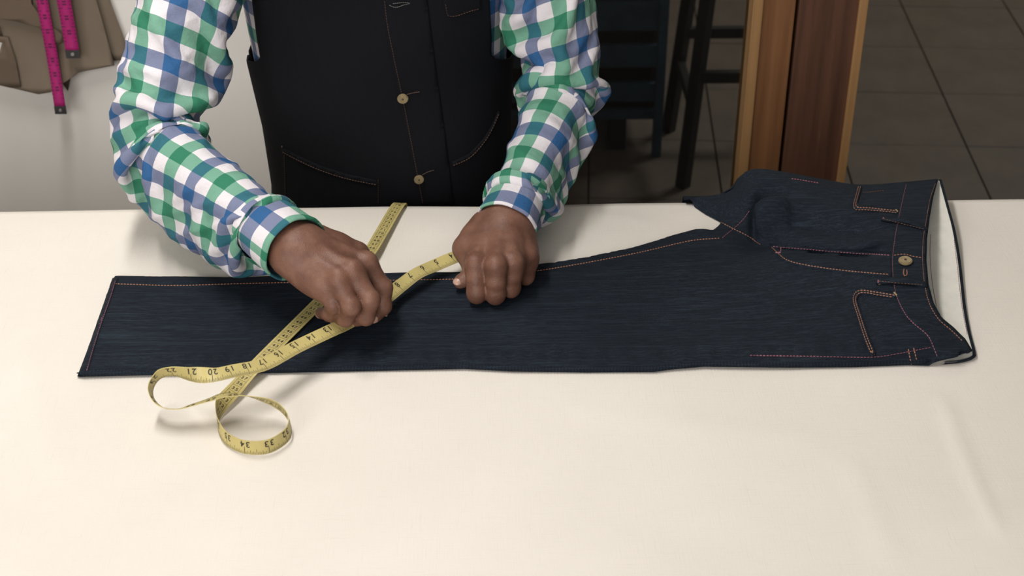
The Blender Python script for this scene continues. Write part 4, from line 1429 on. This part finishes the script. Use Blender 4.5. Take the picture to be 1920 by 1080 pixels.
def sleeve_obj(name, X, C, dl, parent, shift, fold=0.0040, slant=0.0):
    m, n, _ = X.shape
    Xs = X.copy()
    for _ in range(1):
        Xs[1:-1] = Xs[1:-1] * 0.6 + 0.1 * (Xs[2:] + Xs[:-2] + np.roll(Xs, 1, 1)[1:-1] + np.roll(Xs, -1, 1)[1:-1])
    # soft drag folds running obliquely round the arm
    nx = np.cross(np.roll(Xs, -1, 1) - np.roll(Xs, 1, 1), np.gradient(Xs, axis=0))
    nx /= np.maximum(1e-9, np.linalg.norm(nx, axis=-1, keepdims=True))
    cen = Xs.mean(1, keepdims=True)
    nx *= np.sign((nx * (Xs - cen)).sum(-1).mean())
    U = np.linspace(0, 2 * PI, n, endpoint=False)[None]
    Vv = (np.arange(m) * dl)[:, None]
    rr_ = np.random.default_rng(int(shift[0] * 1000))
    disp = 0
    for q in range(7):
        k1, fq, ph = rr_.integers(1, 4) * rr_.choice([-1, 1]), rr_.uniform(40, 90), rr_.uniform(0, 6)
        w = np.sin(k1 * U + fq * Vv + ph + 1.2 * np.sin(2 * U + 14 * Vv + q))
        disp = disp + (1 - np.abs(w)) ** 2 * np.clip(np.sin(U + q * 1.3 + Vv * 11), 0, 1)
    env = np.clip(np.minimum(Vv, Vv[-1] - Vv) / 0.03, 0, 1)
    Xs = Xs + nx * (disp * env * fold)[..., None]
    V = np.concatenate([Xs, Xs[:, :1]], 1)
    k = n + 1
    uu = np.linspace(0, 1, k)
    UV = np.stack([(uu[None] - 0.5) * C.max() * 0.92 * np.ones((m, 1)) + shift[0] + slant * (np.arange(m) * dl)[:, None], np.repeat((np.arange(m) * dl)[:, None], k, 1) + shift[1]], -1).reshape(-1, 2)
    F = [(i * k + j, i * k + j + 1, (i + 1) * k + j + 1, (i + 1) * k + j) for i in range(m - 1) for j in range(n)]
    o = mesh_obj(name, V.reshape(-1, 3), F, M['shirt'], parent, True, UV)
    md = o.modifiers.new('sub', 'SUBSURF'); md.levels = 1; md.render_levels = 1
    return o

def cuff_obj(a, b, r0, r1, flat, nrm, parent, shift, flare=0.002):
    a, b = np.asarray(a), np.asarray(b)
    ax = unit(b - a)
    nu = unit(nrm - ax * (nrm @ ax)); sd = np.cross(ax, nu)
    L = np.linalg.norm(b - a)
    n, m = 72, 14
    rows = []
    for i in range(m): rows.append((i / (m - 1), 0.0))
    rows += [(1.0, -0.0012), (1.0 - 0.02, -0.0026), (0.6, -0.0028), (0.1, -0.0028)]
    V, UV = [], []
    for f, inset in rows:
        r = r0 + (r1 - r0) * f + inset + (0.0012 * math.exp(-((f - .93) / .05) ** 2) if inset == 0 else 0)
        for j in range(n + 1):
            q = 2 * PI * j / n
            wob = 1 + 0.018 * math.sin(3 * q + 4 * f) + 0.012 * math.sin(7 * q - 3 * f)
            V.append(a + ax * L * f + (sd * math.cos(q) + nu * math.sin(q) * flat) * r * wob)
            UV.append((r0 * q + shift[0], L * f + shift[1]))
    k = n + 1
    F = [(i * k + j, i * k + j + 1, (i + 1) * k + j + 1, (i + 1) * k + j) for i in range(len(rows) - 1) for j in range(n)]
    return mesh_obj('cuff', V, F, M['shirt'], parent, True, UV)

def loft(name, zs, off, mat, parent, n=96, ex=2.35, keep=None, fold=0.0, uvs=False):
    V, UV = [], []
    for z in zs:
        for j in range(n + 1):
            q = 2 * PI * j / n - PI / 2
            p = torso_pt(z, q, off, ex)
            if fold:
                p = p + np.array([0, -1, 0]) * fold * math.sin(q) * -1 * (math.sin(p[0] * 38 + z * 22) * 0.6 + math.sin(p[0] * 17 - z * 31))
            V.append(p); UV.append((q * 0.16, z))
    k = n + 1
    F = []
    for i in range(len(zs) - 1):
        for j in range(n):
            f = (i * k + j, i * k + j + 1, (i + 1) * k + j + 1, (i + 1) * k + j)
            if keep is None or all(keep(V[x]) for x in f): F.append(f)
    return mesh_obj(name, V, F, mat, parent, True, UV), V, F

zs = np.r_[np.arange(0.66, 1.46, 0.012), 1.46]
shirt, _, _ = loft('shirt', zs, 0.0, M['shirt'], person, fold=0.0015)
shirt['label'] = 'green, blue and white checked cotton shirt'

# his right sleeve (left in the picture) and his left sleeve
def sleeves():
    W, E, S = RIGHT['wrist'], RIGHT['elbow'], RIGHT['shoulder']
    d = unit(E - W)
    Wc = W + d * 0.058
    X, C, dl, line, tg, fr = sleeve_sim(S, E, Wc, [(0, .40), (.2, .43), (.5, .40), (.62, .38), (.84, .325), (1, .29)], 1.12, 3, cuff_r=.0408)
    sleeve_obj('sleeve', X, C, dl, shirt, (0.012, 0.0), slant=0.12)
    cuff_obj(Wc + d * .014, W + d * 0.004, 0.0375, 0.0412, 0.92, np.array([0, 0, 1.0]), shirt, (0.03, 0.045))
    W, E, S = FIST['wrist'], FIST['elbow'], FIST['shoulder']
    d = unit(E - W)
    W0 = W + d * 0.002
    Wc = W0 + d * 0.052
    X, C, dl, line, tg, fr = sleeve_sim(S, E, Wc, [(0, .40), (.2, .42), (.5, .375), (.62, .355), (.84, .305), (1, .275)], 1.12, 11, cuff_r=.0395)
    sleeve_obj('sleeve', X, C, dl, shirt, (0.03, 0.01), slant=-0.10)
    cuff_obj(Wc + d * .014, W0, 0.0325, 0.0370, 0.90, np.array([0, 0, 1.0]), shirt, (0.0, 0.02))
sleeves()

# ------------------------------------------------------------------ denim vest
def vest():
    # front and back halves meet at the sides below the armholes
    zz = np.arange(0.62, 1.45, 0.008)
    n = 64
    V, F = [], []
    bm = bmesh.new()
    for half in (-1, 1):
        rows = []
        for z in zz:
            k = min(1, max(0, (z - 1.043) / 0.035))
            lim = math.radians(90 - 38 * math.sin(k * PI / 2) - 10 * min(1, max(0, (z - 1.1) / .25)))
            row = []
            for j in range(n + 1):
                q = half * PI / 2 + lim * (2 * j / n - 1)
                p = torso_pt(z, q, 0.010, 2.4)
                p = p + np.array([0, half * 0.0022 * (math.sin(p[0] * 38 + z * 22) * 0.6 + math.sin(p[0] * 17 - z * 31)) * abs(math.sin(q)), 0])
                row.append(bm.verts.new(p))
            rows.append(row)
        for a, b in zip(rows[:-1], rows[1:]):
            for j in range(n):
                bm.faces.new((a[j], a[j + 1], b[j + 1], b[j]))
    bmesh.ops.remove_doubles(bm, verts=bm.verts, dist=1e-5)
    bm.verts.index_update()
    V = [np.array(x.co) for x in bm.verts]
    F = [tuple(x.index for x in f.verts) for f in bm.faces]
    v = bm_obj('vest', bm, M['denimv'], person, True)
    v['label'] = 'dark navy denim vest with brass buttons'
    md = v.modifiers.new('thick', 'SOLIDIFY'); md.thickness = 0.002; md.offset = -1
    S = Surf(V, F)
    # overlapping front, its edge running down the middle
    fe = patch('front_facing', S, [(716, 0), (716, -60), (800, -60), (800, 0), (815, 120), (835, 260), (850, 384), (788, 384), (770, 290), (752, 200), (735, 120), (722, 50)], 0.0022, v, M['denimv'], 10)
    SF = Surf([q.co for q in fe.data.vertices], [tuple(p.vertices) for p in fe.data.polygons])
    stitch('topstitching', SF, [(721, 2), (727, 50), (741, 120), (757, 195), (775, 288), (793, 382)], v, M['threadV'], off=.0006, w=.0004)
    for (px, py, r) in ((755, 183, .0072), (785, 335, .0066), (745, -30, .0072)):
        h = SF.hit(px, py) or S.hit(px, py)
        n = Vector(h[1]); loc = h[0] + n * 0.0028
        b = disc('button', loc, n, r, 0.003, M['brass'], v)
        disc('button_centre', loc + n * 0.0017, n, r * .18, .0006, M['brassd'], b)
    for pts in ([(763, 177), (775, 174), (788, 172)], [(792, 328), (803, 322), (814, 319)], [(730, 10), (742, 14), (758, 9), (770, 6), (755, 5), (735, 7)]):
        stitch('buttonhole', SF, pts, v, M['threadV'] if pts[0][1] > 20 else M['threadG'], .002, .0004, .00045, .0006)
    # pockets
    def welt(pts, wpx):
        a = np.array(pts, float)
        o = patch('pocket_welt', S, np.vstack([a, (a + [0, wpx])[::-1]]), 0.0022, v, M['denimv'], 6)
        SL = Surf([q.co for q in o.data.vertices], [tuple(p.vertices) for p in o.data.polygons])
        stitch('topstitching', SL, a + [0, wpx * .9], o, M['threadV'], off=.0006, w=.0004)
    welt([(530, 276), (560, 292), (600, 310), (650, 326), (708, 338)], 10)
    welt([(848, 303), (880, 288), (905, 262), (922, 235), (935, 205)], 9)
    stitch('topstitching', S, [(529, 273), (531, 284)], v, M['threadO'], w=.0006)
    stitch('topstitching', S, [(709, 336), (709, 384)], v, M['threadV'])
    stitch('topstitching', S, [(533, 286), (536, 384)], v, M['threadV'])
    # chest pocket whose lower edge shows at the top of the frame
    cp = patch('chest_pocket', S, [(828, -40), (832, 10), (842, 34), (890, 22), (900, 18), (900, -40)], 0.0022, v, M['denimv'], 8)
    SC = Surf([q.co for q in cp.data.vertices], [tuple(p.vertices) for p in cp.data.polygons])
    stitch('topstitching', SC, [(835, 8), (844, 31), (885, 20), (897, 17)], cp, M['threadV'], off=.0006)
vest()

# ------------------------------------------------------------------ trousers and shoes, hidden behind the table
def lower():
    lo = np.array([-0.42, 0.20, 0.03]); hi = np.array([0.09, 0.60, 0.80])
    Pt = grid(lo, hi, 0.011)
    D = sd_ell(Pt, (-.165, .405, .74), (.168, .128, .14))
    for sx in (-1, 1):
        hip = np.array([-.165 + sx * .085, .405, .72]); kn = np.array([-.165 + sx * .09, .40, .42]); an = np.array([-.165 + sx * .095, .43, .10])
        D = smin(D, sd_cone(Pt, hip, kn, .092, .072), .02)
        D = smin(D, sd_cone(Pt, kn, an, .072, .060), .02)
    D = np.maximum(D, Pt[..., 2] - 0.765); D = np.maximum(D, 0.045 - Pt[..., 2])
    V, F = surface_nets(D, lo, 0.011)
    mesh_obj('trousers', V, F, M['trouser'], person)
    for sx in (-1, 1):
        lo = np.array([-.165 + sx * .095 - .07, 0.22, -0.02]); hi = lo + np.array([.14, .32, .16])
        Pt = grid(lo, hi, 0.006)
        x = -.165 + sx * .095
        d = smin(sd_cone(Pt, (x, .46, .045), (x, .30, .036), .042, .036), sd_cone(Pt, (x, .45, .05), (x, .44, .12), .042, .043), .03)
        d = np.maximum(d, 0.002 - Pt[..., 2])
        V, F = surface_nets(d, lo, .006)
        mesh_obj('shoe', V, F, M['leather'], person)
lower()
